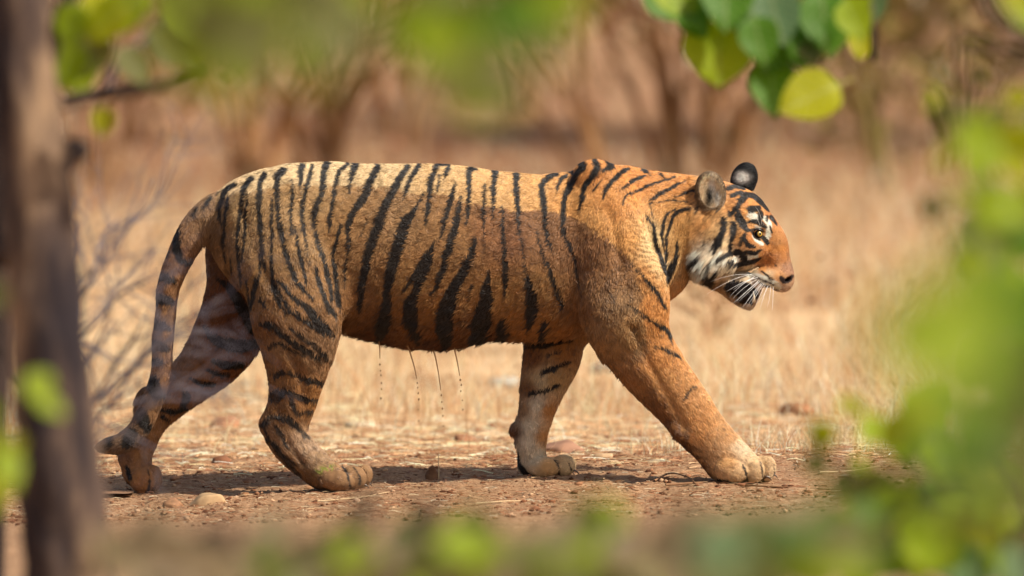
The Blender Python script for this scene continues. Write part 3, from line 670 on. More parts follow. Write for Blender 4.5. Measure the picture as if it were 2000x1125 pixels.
T['nfront'] = [
 (Tube(frontleg(-1), cap0=.7), 16),
 (Ell(1195,610,-100,58,74,34,-20), 26),      # triceps
 (Ell(1262,560,-84,40,70,34,-12), 26),       # point of shoulder
 (Ell(1244,716,-84,40,26,20,35), 18),        # forearm extensor
 (Ell(1324,846,-84,13,22,10,-38), 12),
 (Ell(1412,912,-54,34,28,36,20), 14),
 (Ell(1448,906,-52,42,28,36,14), 12),
 (Ell(1428,921,-94,32,24,17,4), 3),(Ell(1470,920,-80,24,24,15,12), 2.5),(Ell(1496,916,-54,20,26,15,12), 2.5),(Ell(1488,916,-22,25,26,15,0), 3),
]
T['ffront'] = [
 (Tube(frontleg(1, True), cap0=.7), 16),
 (Ell(1003,838,54,8,17,11,22), 8),
 (Ell(1042,912,56,32,22,30,0), 10),
 (Ell(1062,912,26,32,21,14,-2), 2.5),(Ell(1099,909,36,24,21,13,8), 2.5),(Ell(1104,908,62,22,21,14,0), 3),(Ell(1086,910,82,26,19,13,0), 4),
]
T['nhind'] = [
 (Tube([(505,425,72,None,-60,34),(540,490,92,None,-72,42),(572,560,92,None,-78,48),(497,646,662,606,-80,46),(512,690,653,660,-78,40),(523,728,640,704,-76,36),
        (526,762,627,746,-74,33),(523,794,615,786,-72,30),(516,822,605,816,-70,28),(516,846,601,838,-70,26),(528,872,606,852,-70,26),(548,898,618,868,-70,26),
        (574,920,636,886,-70,28),(600,940,654,904,-70,32)], cap0=.8), 18),
 (Ell(520,826,-70,13,18,15,20), 16),
 (Ell(582,630,-96,70,74,28,-10), 34),
 (Ell(640,928,-70,46,26,34,10), 12),
 (Ell(658,939,-106,34,20,16,4), 3),(Ell(692,934,-90,24,24,14,18), 2.5),(Ell(710,930,-64,18,23,13,16), 2.5),(Ell(690,932,-32,28,22,13,6), 4),
]
T['fhind'] = [
 (Tube([(500,430,70,None,60,34),(486,490,84,None,70,40),(404,545,545,580,74,44),(388,612,520,660,74,40),(366,668,476,718,72,36),(338,712,430,752,70,32),
        (310,742,392,778,68,28),(284,770,356,806,66,26),(266,796,334,822,64,25),(256,824,320,840,62,24),(250,852,310,860,60,24),
        (240,882,298,886,60,26),(240,908,296,908,60,28)], cap0=.8), 18),
 (Ell(280,776,66,15,22,16,30), 18),
 (Ell(270,926,60,31,27,32,14), 10),
 (Ell(278,938,30,26,25,14,0), 3),(Ell(299,934,46,16,27,12,0), 3),(Ell(303,934,70,14,26,13,0), 3),(Ell(284,938,90,22,24,13,0), 5),
 (Ell(248,906,58,14,26,20,-24), 5),
]
T['tail'] = [
 (Tube([(432,374,440,452,0,34),(406,384,428,462,-2,36),(374,412,408,464,-6,None),(346,452,388,492,-10,None),(329,490,371,518,-12,None),(315,531,357,546,-14,None),
        (305,573,347,578,-14,None),(301,620,343,622,-14,None),(298,680,338,680,-14,None),(295,725,334,728,-14,None),(284,762,324,772,-15,None),
        (270,795,308,812,-17,None),(254,826,288,850,-19,None),(232,846,252,882,-22,None),(206,856,212,886,-24,None),(193,864,195,882,-25,None)]), 10),
]
def headprims():
    h = []
    a = h.append
    a((Ell(1436,418,0,64,54,54,18), 22))           # cranium
    a((Ell(1400,470,0,56,66,72,10), 20))           # ruff
    a((Ell(1452,478,0,48,50,56,0), 18))            # cheeks
    for s in (-1, 1):
        a((Ell(1447,470,40*s,36,34,26,0), 14))     # masseter
        a((Ell(1500,541,19*s,36,20,20,-6), 9))     # whisker pad
        a((Ell(1486,440,26*s,26,18,15,30), 14))    # brow
        a((Ell(1470,482,36*s,30,18,16,10), 14))    # cheekbone
        a((Ell(1392,506,44*s,48,30,28,18), 16))    # ruff tuft
    a((Tube([(1466,384,1440,470,0,40),(1505,420,1468,488,0,36),(1526,450,1482,504,0,31),(1535,486,1492,528,0,28),(1544,514,1500,550,0,25),(1547,532,1508,562,0,23)], cap1=.35), 12))
    a((Ell(1456,560,0,32,28,33,20), 8))
    a((Ell(1537,538,0,12,11,17,0), 6))            # nose
    a((Tube([(1390,500,1396,550,0,40),(1426,528,1414,570,0,34),(1452,552,1436,590,0,27),(1474,572,1458,598,0,22)], cap1=.35), 10))  # lower jaw
    return h
T['head'] = headprims()
HEAD_SUB = [
 (Tube([(1436,556,7,None,-50,16),(1460,567,8,None,-42,16),(1488,578,7,None,-32,14)]), 6),   # side of the open mouth
 (Tube([(1436,556,7,None,50,16),(1460,567,8,None,42,16),(1488,578,7,None,32,14)]), 6),
 (Ell(1484,457,-50,15,10,9,0), 6),(Ell(1484,457,50,15,10,9,0), 6),               # eye sockets
 (Ell(1535,546,-15,9,4.5,8,-18), 3),(Ell(1535,546,15,9,4.5,8,-18), 3),               # nostrils
 (Ell(1416,376,-42,26,16,12,50), 8),
]
EARS = [
 # outer shell, hollow
 (Ell(1388,374,-56,30,40,17,-8,12), Ell(1390,376,-75,23,32,16,-8,12), -60),
 (Ell(1454,350,52,26,34,14,18,0), Ell(1456,350,66,18,26,14,18,0), 60),
]
CARVE = [   # shallow grooves between muscles, near and far side: tube, softness
 (Tube([(1236,640,6,None,-128,11),(1268,710,6,None,-113,10),(1304,776,6,None,-104,9),(1336,834,5,None,-97,8)], n=6), 12),
 (Tube([(1106,410,6,None,-124,10),(1112,480,7,None,-130,12),(1122,560,7,None,-130,12),(1140,640,6,None,-124,12)], n=6), 14),
 (Tube([(1244,372,6,None,-84,9),(1262,430,7,None,-92,10),(1280,490,6,None,-86,9)], n=6), 14),
 (Tube([(1180,392,5,None,-112,8),(1200,450,5,None,-122,8),(1214,530,5,None,-130,8)], n=6), 14),
 (Tube([(548,716,5,None,-118,9),(545,760,6,None,-108,10),(544,806,5,None,-101,9)], n=6), 9),
 (Tube([(566,690,5,None,-122,8),(588,740,5,None,-114,8),(592,790,5,None,-104,8)], n=6), 12),
 (Tube([(470,410,6,None,-96,10),(490,480,6,None,-116,10),(530,560,6,None,-128,10)], n=6), 16),
 (Tube([(640,420,6,None,-112,9),(652,500,7,None,-118,11),(664,590,6,None,-116,10)], n=6), 16),
 (Tube([(556,858,4,None,-100,8),(592,906,4,None,-98,8)], n=6), 8),
]
STEP = 2.6
def build_field():
    x0, x1, y0, y1, z0, z1 = 180, 1562, -136, 136, 292, 976
    xs = np.arange(x0, x1, STEP, dtype=np.float32); ys = np.arange(y0, y1, STEP, dtype=np.float32); zs = np.arange(z0, z1, STEP, dtype=np.float32)
    F = np.full((len(xs), len(ys), len(zs)), 40.0, np.float32)
    def sub(box, pad=18):
        i0 = max(0, int((box[0] - pad - x0) / STEP)); i1 = min(len(xs), int((box[1] + pad - x0) / STEP) + 1)
        j0 = max(0, int((box[2] - pad - y0) / STEP)); j1 = min(len(ys), int((box[3] + pad - y0) / STEP) + 1)
        k0 = max(0, int((box[4] - pad - z0) / STEP)); k1 = min(len(zs), int((box[5] + pad - z0) / STEP) + 1)
        return slice(i0, i1), slice(j0, j1), slice(k0, k1)
    def evg(pr, sl):
        X, Z = np.meshgrid(xs[sl[0]], zs[sl[2]], indexing='ij'); Y = ys[sl[1]]
        if isinstance(pr, Tube):
            pl = [a[:, None, :] for a in pr.plan(X, Z)]
            return pr.ev(None, Y[None, :, None], None, pl)
        return pr.ev(X[:, None, :], Y[None, :, None], Z[:, None, :])
    # groups that must not melt into each other are blended with their own k on entry
    for g in ('torso', 'neck', 'nhind', 'fhind', 'nfront', 'ffront', 'head', 'tail'):
        G = None
        for pr, k in T[g]:
            sl = sub(pr.box); d = evg(pr, sl)
            if G is None:
                allb = [p.box for p, _ in T[g]]
                bb = (min(b[0] for b in allb), max(b[1] for b in allb), min(b[2] for b in allb), max(b[3] for b in allb), min(b[4] for b in allb), max(b[5] for b in allb))
                gs = sub(bb); G = np.full((gs[0].stop - gs[0].start, gs[1].stop - gs[1].start, gs[2].stop - gs[2].start), 40.0, np.float32); first = True
            loc = tuple(slice(sl[i].start - gs[i].start, sl[i].stop - gs[i].start) for i in range(3))
            if k <= 0 or first: G[loc] = np.minimum(G[loc], d); first = False
            else: G[loc] = smin(G[loc], d, k)
        if g == 'head':
            for pr, k in HEAD_SUB:
                sl = sub(pr.box); d = evg(pr, sl); loc = tuple(slice(sl[i].start - gs[i].start, sl[i].stop - gs[i].start) for i in range(3))
                if min(G[loc].shape) > 0:
                    G[loc] = smax(G[loc], -d[:G[loc].shape[0], :G[loc].shape[1], :G[loc].shape[2]], k)
        kk = {'torso': 0, 'neck': 10, 'nhind': 14, 'fhind': 10, 'nfront': 17, 'ffront': 12, 'head': 14, 'tail': 7}[g]
        if kk == 0: F[gs] = np.minimum(F[gs], G)
        else: F[gs] = smin(F[gs], G, kk)
    for sh, ho, _ in EARS:
        sl = sub(sh.box, 8); d = evg(sh, sl); h = evg(ho, sl)
        d = smax(d, -h, 4)
        F[sl] = smin(F[sl], d, 6)
    for pr, k in CARVE:
        for sgn in ((1, -1) if pr.q[:, 0].mean() < 1e9 and pr.q[:, 1].mean() < 600 else (1,)):
            p2 = pr
            if sgn < 0:
                p2 = Tube.__new__(Tube); p2.q = pr.q.copy(); p2.q[:, 3] *= -1; p2.cap0 = p2.cap1 = 1.0
                b_ = pr.box; p2.box = (b_[0], b_[1], -b_[3], -b_[2], b_[4], b_[5])
            sl = sub(p2.box, 10); F[sl] = smax(F[sl], -evg(p2, sl), k)
    for it in range(3):
        for ax in range(3):
            a = [slice(None)] * 3; b = [slice(None)] * 3; c = [slice(None)] * 3
            a[ax] = slice(0, -2); b[ax] = slice(1, -1); c[ax] = slice(2, None)
            Gf = F.copy(); Gf[tuple(b)] = .25 * F[tuple(a)] + .5 * F[tuple(b)] + .25 * F[tuple(c)]
            if it > 0:          # the head, ears and paws keep their detail
                keep = np.zeros((len(xs), 1, len(zs)), np.float32)
                keep[int((1350 - x0) / STEP):, 0, :int((620 - z0) / STEP)] = 1
                keep[:, 0, int((885 - z0) / STEP):] = 1
                F = F * keep + Gf * (1 - keep)
            else: F = Gf
    return F, (xs, ys, zs)

def surface_nets(F, xs, ys, zs):
    s = F < 0
    c = s[:-1, :-1, :-1].astype(np.uint8)
    tot = np.zeros(tuple(n - 1 for n in F.shape), np.uint8)
    for a in (0, 1):
        for b in (0, 1):
            for e in (0, 1):
                tot += s[a:a + tot.shape[0], b:b + tot.shape[1], e:e + tot.shape[2]]
    act = (tot > 0) & (tot < 8)
    idx = np.argwhere(act); vid = np.full(act.shape, -1, np.int32); vid[act] = np.arange(len(idx))
    acc = np.zeros((len(idx), 3)); cnt = np.zeros(len(idx))
    i, j, k = idx.T
    cor = [(a, b, e) for a in (0, 1) for b in (0, 1) for e in (0, 1)]
    for p in range(8):
        for q in range(p + 1, 8):
            A, B = cor[p], cor[q]
            if sum(abs(A[t] - B[t]) for t in range(3)) != 1: continue
            fa = F[i + A[0], j + A[1], k + A[2]]; fb = F[i + B[0], j + B[1], k + B[2]]
            m = (fa < 0) != (fb < 0); t = np.where(m, fa / np.where(m, fa - fb, 1), 0)
            for ax in range(3):
                acc[:, ax] += np.where(m, A[ax] + t * (B[ax] - A[ax]), 0)
            cnt += m
    v = idx + acc / cnt[:, None]
    V = np.stack([xs[0] + v[:, 0] * STEP, ys[0] + v[:, 1] * STEP, zs[0] + v[:, 2] * STEP], 1)
    Q = []
    for ax in range(3):
        sl0 = [slice(None)] * 3; sl1 = [slice(None)] * 3; sl0[ax] = slice(0, -1); sl1[ax] = slice(1, None)
        e = s[tuple(sl0)] != s[tuple(sl1)]; ind = np.argwhere(e)
        o1, o2 = [t for t in range(3) if t != ax]
        ok = (ind[:, o1] > 0) & (ind[:, o2] > 0) & (ind[:, o1] < F.shape[o1] - 1) & (ind[:, o2] < F.shape[o2] - 1)
        ind = ind[ok]
        def g(d1, d2):
            t = ind.copy(); t[:, o1] += d1; t[:, o2] += d2; return vid[t[:, 0], t[:, 1], t[:, 2]]
        quad = np.stack([g(-1, -1), g(0, -1), g(0, 0), g(-1, 0)], 1)
        ins = s[ind[:, 0], ind[:, 1], ind[:, 2]]
        flip = ins if ax != 1 else ~ins
        quad[~flip] = quad[~flip][:, ::-1]
        Q.append(quad)
    return V, np.vstack(Q)

F_, axs = build_field()
TV, TQ = surface_nets(F_, *axs)     # X, Y, Z(down) units
def relax(V, Q, w, n):
    N = len(V); E = np.vstack([Q[:, [0, 1]], Q[:, [1, 2]], Q[:, [2, 3]], Q[:, [3, 0]]])
    cnt = np.maximum(np.bincount(E[:, 0], minlength=N) + np.bincount(E[:, 1], minlength=N), 1)
    V = V.copy()
    for it in range(n):
        for lam in (.6, -.62):
            A = np.stack([np.bincount(E[:, 0], V[E[:, 1], t], N) + np.bincount(E[:, 1], V[E[:, 0], t], N) for t in range(3)], 1) / cnt[:, None]
            V += (A - V) * (lam * w)[:, None]
    return V
_w = 1 - sstep(1370, 1400, TV[:, 0]) * (1 - sstep(600, 640, TV[:, 2]))
_w = _w * (1 - sstep(870, 900, TV[:, 2])) * .97 + .03
TV = relax(TV, TQ, _w, 28)
# keep the largest connected shell only is not needed: all primitives overlap
def grad_at(Pt):
    """outward normal from the grid field (X,Y,Z-down)"""
    o = np.array([axs[0][0], axs[1][0], axs[2][0]]); q = (Pt - o) / STEP
    def samp(r):
        r = np.clip(r, 0, np.array(F_.shape) - 2.001); i = r.astype(int); f = r - i
        out = 0
        for a in (0, 1):
            for b in (0, 1):
                for e in (0, 1):
                    w = (f[:, 0] if a else 1 - f[:, 0]) * (f[:, 1] if b else 1 - f[:, 1]) * (f[:, 2] if e else 1 - f[:, 2])
                    out = out + w * F_[i[:, 0] + a, i[:, 1] + b, i[:, 2] + e]
        return out
    g = np.stack([samp(q + np.eye(3)[t] * .8) - samp(q - np.eye(3)[t] * .8) for t in range(3)], 1)
    return g / (np.linalg.norm(g, axis=1, keepdims=True) + 1e-9)
GN = ['torso', 'neck', 'nhind', 'fhind', 'nfront', 'ffront', 'head', 'tail']
def group_of(V):
    D = []
    for g in GN:
        d = None
        for pr, k in T[g]:
            e = pr.ev(V[:, 0], V[:, 1], V[:, 2]); d = e if d is None else np.minimum(d, e)
        D.append(d)
    return np.array(D)
# ------------------------------------------------------------------ coat pattern
# A map of the animal's own markings plus some painted-in shade, in side-view coordinates (photo pixels of the flank).
RX0, RY0, RX1, RY1, RS = 180, 280, 1570, 990, 1.0
GW, GH = int((RX1 - RX0) / RS), int((RY1 - RY0) / RS)
gx, gy = np.meshgrid(RX0 + np.arange(GW) * RS, RY0 + np.arange(GH) * RS, indexing='ij'); gx = gx.astype(np.float32); gy = gy.astype(np.float32)
_wx = np.stack([gx, gy, gx * 0], -1)
wob = (fbm(_wx, 1 / 26, 4, 0) - .5) * 6 ; wob2 = (fbm(_wx, 1 / 26, 4, 1) - .5) * 6
fine = (fbm(_wx, 1 / 5, 3, 2) - .5)
def paint(strokes, soft=1.6, taper=False, calm=1.0):
    M = np.zeros((GW, GH), np.float32)
    for st in strokes.strip().split('\n'):
        pts = np.array([[float(v) for v in p.split(',')] for p in st.split('#')[0].split()])
        if len(pts) == 0: continue
        if len(pts) == 1: pts = np.vstack([pts, pts + [[.5, .5, 0]]])
        if taper and len(pts) > 1 and pts[-1, 2] > 1.5:      # stripes run out to a point
            d_ = pts[-1, :2] - pts[-2, :2]; d_ = d_ / (np.hypot(*d_) + 1e-6); w_ = pts[-1, 2]
            pts = np.vstack([pts, [*(pts[-1, :2] + d_ * w_ * 1.6), w_ * .45], [*(pts[-1, :2] + d_ * w_ * 3.0), .3]])
        if len(pts) > 2: pts = catmull(pts, 4)
        pts[:, 2] = np.maximum(pts[:, 2] * (.97 if taper else 1), .3)
        R = pts[:, 2].max() + 10
        i0 = max(0, int((pts[:, 0].min() - R - RX0) / RS)); i1 = min(GW, int((pts[:, 0].max() + R - RX0) / RS))
        j0 = max(0, int((pts[:, 1].min() - R - RY0) / RS)); j1 = min(GH, int((pts[:, 1].max() + R - RY0) / RS))
        if i1 <= i0 or j1 <= j0: continue
        amp = min(1, pts[:, 2].max() / 5) * calm
        X = gx[i0:i1, j0:j1] + wob[i0:i1, j0:j1] * amp; Y = gy[i0:i1, j0:j1] + wob2[i0:i1, j0:j1] * amp
        d = np.full(X.shape, 1e3)
        for a, b in zip(pts[:-1], pts[1:]):
            dx, dy = b[0] - a[0], b[1] - a[1]; L = dx * dx + dy * dy + 1e-6
            t = np.clip(((X - a[0]) * dx + (Y - a[1]) * dy) / L, 0, 1)
            d = np.minimum(d, np.hypot(X - a[0] - t * dx, Y - a[1] - t * dy) - (a[2] + (b[2] - a[2]) * t))
        m = 1 - sstep(-soft, soft, d + fine[i0:i1, j0:j1] * 4.5 * calm)
        M[i0:i1, j0:j1] = np.maximum(M[i0:i1, j0:j1], m)
    return M
BODY = """
408,383,3 402,398,3 395,413,2
424,374,4 408,397,4 401,423,3 400,440,2
461,357,5 440,373,6 432,397,5 431,418,4 432,440,2
447,378,2 444,402,4 440,429,4 437,461,4 436,487,3 440,509,2
493,347,6 479,365,6 473,391,5 468,423,4 465,461,4 467,503,4 469,546,2
485,378,2 481,410,4 479,450,3.5 476,482,3 473,509,1
520,341,6 509,357,6 507,391,5.5 508,429,5 511,471,5 516,519,3
509,493,3 507,530,2
532,381,2 531,429,3.5 531,477,3.5 531,517,3 536,557,3 549,583,2
555,333,8 543,346,7 544,378,6 543,418,5 547,440,4 552,471,4 563,509,5 571,535,5 580,551,3
551,434,3 556,477,4 567,519,5 577,546,5 591,562,4 607,581,2
543,429,3 544,455,1
572,351,2 573,397,4 569,418,4 571,450,3.5 575,466,1
577,439,2 583,482,4 591,525,4 599,557,1.5
591,325,8 588,343,5 587,373,1
612,325,4 605,343,5 599,370,4.5 593,402,4.5 592,439,4.5 597,471,3 603,498,1
640,319,8 632,349,7 628,378,6 617,407,6 615,439,5 621,471,5 631,501,4.5 639,535,4.5 645,573,3
615,522,2 623,546,5 631,578,3
681,321,4 665,338,5 655,365,5 651,397,5 645,429,5 643,458,1
665,442,5 660,466,4.5 653,493,4 653,525,3.5 657,557,5 660,586,5
696,322,8 689,343,5 683,378,1.5
740,325,7 727,349,8 716,378,8 697,405,8 684,429,7 679,450,6 683,471,4 681,495,2.5 675,525,3 673,557,2
719,431,1 705,461,1
799,326,6 783,346,7 772,370,8 756,399,9.5 740,439,10 727,471,10 719,503,9 713,535,8 707,567,8 704,598,5
821,322,5 808,341,5.5 797,365,5 789,389,1
829,375,2 813,405,5 797,429,10 787,455,13 779,482,13 768,519,11 760,551,10 756,573,7 757,595,10 752,629,14 747,645,12
880,322,4 859,321,5 849,338,7 841,359,7 840,386,6.5 836,413,6 831,442,1
879,325,5 872,341,4
861,343,3 855,373,2
891,354,2 885,381,5.5 877,410,5 869,439,5 861,469,1
851,469,2 845,487,7 835,509,11 824,530,15 816,562,10 804,590,13 803,619,15 811,645,13
806,545,6 789,567,3
901,383,2 897,413,6 893,439,7 883,471,8 872,503,8 864,535,7 851,562,4 840,577,1
933,330,3 918,332,6 917,357,5.5 917,383,5 916,413,4.5 913,442,1
928,463,2 925,487,7 912,519,9.5 896,546,10 883,573,14 875,600,17 870,629,19 872,655,16
949,359,2 947,386,4 947,429,3 946,493,1
968,335,8 965,359,5.5 964,391,5 964,429,1
983,405,3 984,455,4 987,487,5 989,519,6.5 989,551,6.5 988,580,1
957,530,2 952,557,9 951,587,14 945,613,18 940,640,20 937,660,18
923,557,2.5 916,585,2
985,625,7 984,650,14
1009,341,7 1011,370,6.5 1012,397,5.5 1015,439,3.5 1021,487,2
1021,487,1.5 1027,525,2 1033,551,6 1041,587,12 1039,613,12 1033,642,4
1092,338,4 1068,350,6 1060,365,7 1063,391,6.5 1065,418,5.5 1068,450,5 1075,477,4 1079,493,1
1049,450,2 1060,493,3 1073,525,4 1087,557,5.5 1097,588,6 1099,608,1
1067,628,7 1068,648,10
1108,341,4 1095,354,4 1087,381,1
1129,314,6 1141,322,8 1132,332,6
1112,330,5 1120,336,5
1129,335,7 1116,357,7 1105,383,6.5 1100,410,6 1100,439,5.5 1108,466,5 1119,487,4.5 1125,511,3 1130,541,2.5 1135,573,1
1164,311,6 1168,327,7.5 1153,349,6.5 1140,370,5.5 1135,397,3.5 1132,415,1
1178,308,4 1191,313,8 1193,324,8 1181,330,4
1180,346,2 1168,362,2.5 1161,371,1
1228,330,3 1209,341,5.5 1193,359,5 1183,375,4 1177,391,1
1257,332,5 1261,335,5
1292,340,4
1263,343,2 1236,353,4 1212,370,1.5
1320,345,2 1270,361,3 1252,370,3 1228,378,2.5 1220,389,2 1219,400,1
1345,350,1 1313,366,4 1284,382,4.5 1270,390,1.5
1359,371,3.5 1335,379,3 1319,385,1
1270,397,1.5 1274,414,1.5 1284,436,1
1356,397,1.5 1320,391,1.5 1270,396,1
1264,420,2 1276,440,4 1280,466,4.5 1286,490,5.5 1294,510,6 1300,530,4
1320,408,2 1304,416,3 1297,436,3.5 1294,460,3 1298,480,2.5 1303,502,2
1354,405,4.5 1330,412,4 1316,422,4 1308,444,3.5 1304,464,3 1303,488,3 1302,512,3 1301,530,3
1325,468,2 1324,488,4 1320,506,5 1310,526,7 1306,538,7
1235,514,1 1263,546,3.5 1284,571,4.5 1299,598,3.5
1220,592,.6 1256,614,3 1284,631,4.5 1306,649,4.5 1309,662,3
1276,675,1.5 1301,682,3.5 1326,697,3
1357,752,2.5 1344,762,2.5 1333,781,1
1185,560,.5 1200,590,1
530,540,2 553,557,5 567,575,5 588,592,6 609,612,8 628,635,11 647,650,6
540,559,2 551,583,4 567,603,5 588,619,6 609,633,5 628,650,4
567,641,3 593,660,5 620,681,6 635,697,5
511,633,6 532,635,7 545,649,6 567,664,6.5 593,685,7 620,698,5
527,677,5 545,669,5 567,682,4 590,695,2
540,731,7 556,725,6 577,731,5.5 601,742,6 626,747,7
534,773,12 547,768,12 556,763,7 583,776,6 616,781,6.5
568,780,6 579,806,4.5 607,805,3
511,829,6 529,815,5.5 554,815,8 579,833,7 597,851,4
536,829,4 554,861,5
522,851,4 550,886,5 572,904,3
515,838,2 540,880,3 580,925,5 
468,500,3 468,553,2
481,548,3 487,600,2
502,540,6 495,569,6 489,603,3
508,583,5 524,603,1
529,500,3 532,553,4 545,590,4 560,612,2
633,500,4 644,553,5 647,580,4
655,516,4 659,553,4 663,593,5
617,521,3 625,559,5 636,588,6 649,609,7
450,500,2 452,530,2
"""
FARL = """
425,545,3 447,560,8 471,598,13 497,640,14
400,640,5 412,656,8 430,667,12 455,674,13 481,674,12 512,668,10
420,706,6 440,712,9 470,712,8
404,722,3 420,729,5 445,731,5
372,738,3 392,750,6 415,752,6
360,760,3 364,775,9 358,790,6
310,800,4 330,802,6 345,803,6 366,798,5
318,815,5 330,822,4
1024,676,5 1060,674,6 1115,664,5
1060,696,1 1095,686,3
1060,726,5 1084,718,5 1112,708,3
1034,769,4 1067,760,4 1094,751,3
1012,884,2 1014,906,5 1028,927,6 1040,932,3
246,912,4 254,934,5
"""
TAILS = """
412,385,4 398,405,3
385,405,2 377,420,3
348,450,5 344,470,8 346,490,9 356,508,7 374,510,6
330,485,3 326,500,4
311,540,9 322,540,9 338,546,6
306,582,11 322,584,10 338,588,5
302,632,11 316,636,10 330,642,6
300,674,11 314,676,10 326,680,5
300,704,7 316,706,6
301,745,12 304,762,14 318,770,8
276,808,13 284,830,12 296,836,6
258,848,12 250,864,12
212,862,13 197,873,13
"""
HEADS = """
1363,392,3 1364,412,3
1378,490,3 1366,504,5.5 1356,518,5 1354,532,5
1374,540,8
1388,460,1.5 1386,474,2
1420,426,5 1418,444,6.5 1410,464,8 1402,480,5
1398,502,4 1396,516,6 1402,528,8 1394,545,9 1388,552,6
1436,434,5 1436,452,6.5 1432,472,5 1429,492,5
1444,406,3 1446,424,7 1452,436,7.5 1458,448,5 1468,451,3
1430,418,5 1439,408,4 1450,391,7 1456,382,8
1456,458,3.5 1450,468,4 1448,480,2
1456,466,3 1460,477,5 1474,482,3
1412,496,5 1430,493,5 1444,491,6 1454,500,6.5 1457,512,6
1458,492,4 1474,494,5 1488,488,2
1430,512,3 1446,514,5 1462,513,5 1478,508,4 1489,502,1.5
1424,506,3 1434,506,3
1408,520,5 1405,536,6
1467,409,8 1482,407,6
1486,417,5.5 1486,426,6
1462,434,3 1478,433,5 1490,440,5 1496,444,3
1499,422,2.5 1498,432,2
1426,369,5 1438,364,4 1454,369,3
1434,382,5 1448,376,4
1456,379,5 1474,384,6 1490,399,5 1502,412,3
1506,424,4.5 1518,440,2
1504,442,2 1508,455,1.5
1467,450,2.5 1474,447,2 1484,447,2.2 1491,453,2
1485,462,3 1492,466,5 1499,475,5
1470,449,1.8 1480,446,2 1490,449,2
1471,453,1.5 1475,463,1.5 1484,466,1.8
1469,455,2 1474,464,2 1484,469,2
1488,530,1.8 1498,538,2.2 1510,546,2
1477,541,1.6 1486,545,1.8
1490,547,1.5 1500,551,1.8
1504,552,1.5 1513,556,1.6
1482,551,1.4 1490,555,1.6
1494,557,1.4 1503,560,1.6
1486,566,2 1505,569,1.6 1520,566,1.4
1516,519,2
"""
MOUTH = """
1428,552,10 1440,562,16 1456,568,18 1472,574,12
1446,584,8 1462,588,9
"""
NOSE = """
1526,545,5 1533,550,5 1541,548,5 1547,541,4
"""
WHITES = """
1470,461,2 1478,470,3 1489,477,3
1468,420,8 1479,427,7
1494,427,5 1502,438,5 1501,452,5 1500,463,5
1430,505,3 1444,503,6
1462,503,5 1480,499,4
1422,505,4 1412,506,5
1476,443,1.5 1488,444,1.5
1462,536,4 1480,543,8 1500,551,9 1515,557,7 1523,561,5
1355,498,8 1370,488,9 1385,506,8
1362,518,6 1385,524,6
1405,500,4 1414,484,3
1522,425,2 1530,443,2
"""
# base colour knots: x,y, sRGB fur colour (belly and far hind thigh darkened for shade), reach
DRY = [(420,400,206,166,118),(440,350,224,190,142),(520,330,226,194,144),(650,335,228,196,146),(760,335,226,192,140),(860,345,226,184,126),(950,370,224,176,114),
 (1040,385,222,170,106),(1100,390,230,168,98),(1160,330,224,152,84),(1160,440,232,172,102),(1200,400,228,160,90),(1230,470,232,170,98),(1250,350,222,148,78),
 (1275,470,246,214,154),(1290,510,240,200,140),(1255,540,226,162,92),(1270,600,220,152,84),(1320,370,222,150,80),(1320,400,226,164,94),(1345,450,222,166,96),(1310,480,216,164,98),
 (1290,640,214,148,82),(1240,690,218,154,90),(1300,740,226,166,100),(1370,830,228,166,100),(1300,700,220,154,86),(1420,900,222,168,108),(1440,935,222,182,132),(1490,915,228,188,136),(1505,930,236,204,160),(1425,850,216,160,100),(1446,872,238,210,168)]
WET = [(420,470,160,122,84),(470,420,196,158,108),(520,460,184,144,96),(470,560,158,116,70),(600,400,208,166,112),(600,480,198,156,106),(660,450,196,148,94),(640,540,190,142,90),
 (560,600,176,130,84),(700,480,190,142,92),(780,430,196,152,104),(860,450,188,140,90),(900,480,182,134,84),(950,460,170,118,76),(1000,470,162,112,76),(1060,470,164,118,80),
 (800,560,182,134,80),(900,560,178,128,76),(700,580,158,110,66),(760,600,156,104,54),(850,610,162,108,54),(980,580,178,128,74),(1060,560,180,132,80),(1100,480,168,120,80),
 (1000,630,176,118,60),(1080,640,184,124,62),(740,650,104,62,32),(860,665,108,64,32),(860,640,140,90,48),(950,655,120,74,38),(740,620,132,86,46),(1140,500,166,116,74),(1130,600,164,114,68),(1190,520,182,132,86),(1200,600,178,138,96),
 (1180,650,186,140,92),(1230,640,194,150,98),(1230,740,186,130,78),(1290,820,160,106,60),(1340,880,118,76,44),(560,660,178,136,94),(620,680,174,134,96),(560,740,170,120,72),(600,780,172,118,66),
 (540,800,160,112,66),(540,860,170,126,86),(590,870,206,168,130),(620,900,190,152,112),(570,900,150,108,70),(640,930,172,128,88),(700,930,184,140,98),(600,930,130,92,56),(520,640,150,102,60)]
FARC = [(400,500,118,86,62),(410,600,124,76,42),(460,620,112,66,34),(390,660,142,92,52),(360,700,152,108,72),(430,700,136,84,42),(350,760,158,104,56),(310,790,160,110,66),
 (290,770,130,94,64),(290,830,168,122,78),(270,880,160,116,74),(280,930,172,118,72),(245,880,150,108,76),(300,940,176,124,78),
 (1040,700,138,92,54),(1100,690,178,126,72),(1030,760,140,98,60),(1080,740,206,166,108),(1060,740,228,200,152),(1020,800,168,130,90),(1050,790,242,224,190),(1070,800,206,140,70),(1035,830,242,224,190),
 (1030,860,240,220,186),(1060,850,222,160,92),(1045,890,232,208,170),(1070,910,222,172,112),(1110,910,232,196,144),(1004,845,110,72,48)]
TAILC = [(400,430,174,136,96),(360,450,164,124,88),(350,500,158,112,76),(325,560,156,112,74),(320,620,160,118,80),(318,680,162,120,84),(315,740,156,112,74),(300,780,120,88,62),(290,810,150,110,74),(260,850,110,84,62),(225,868,128,100,76)]
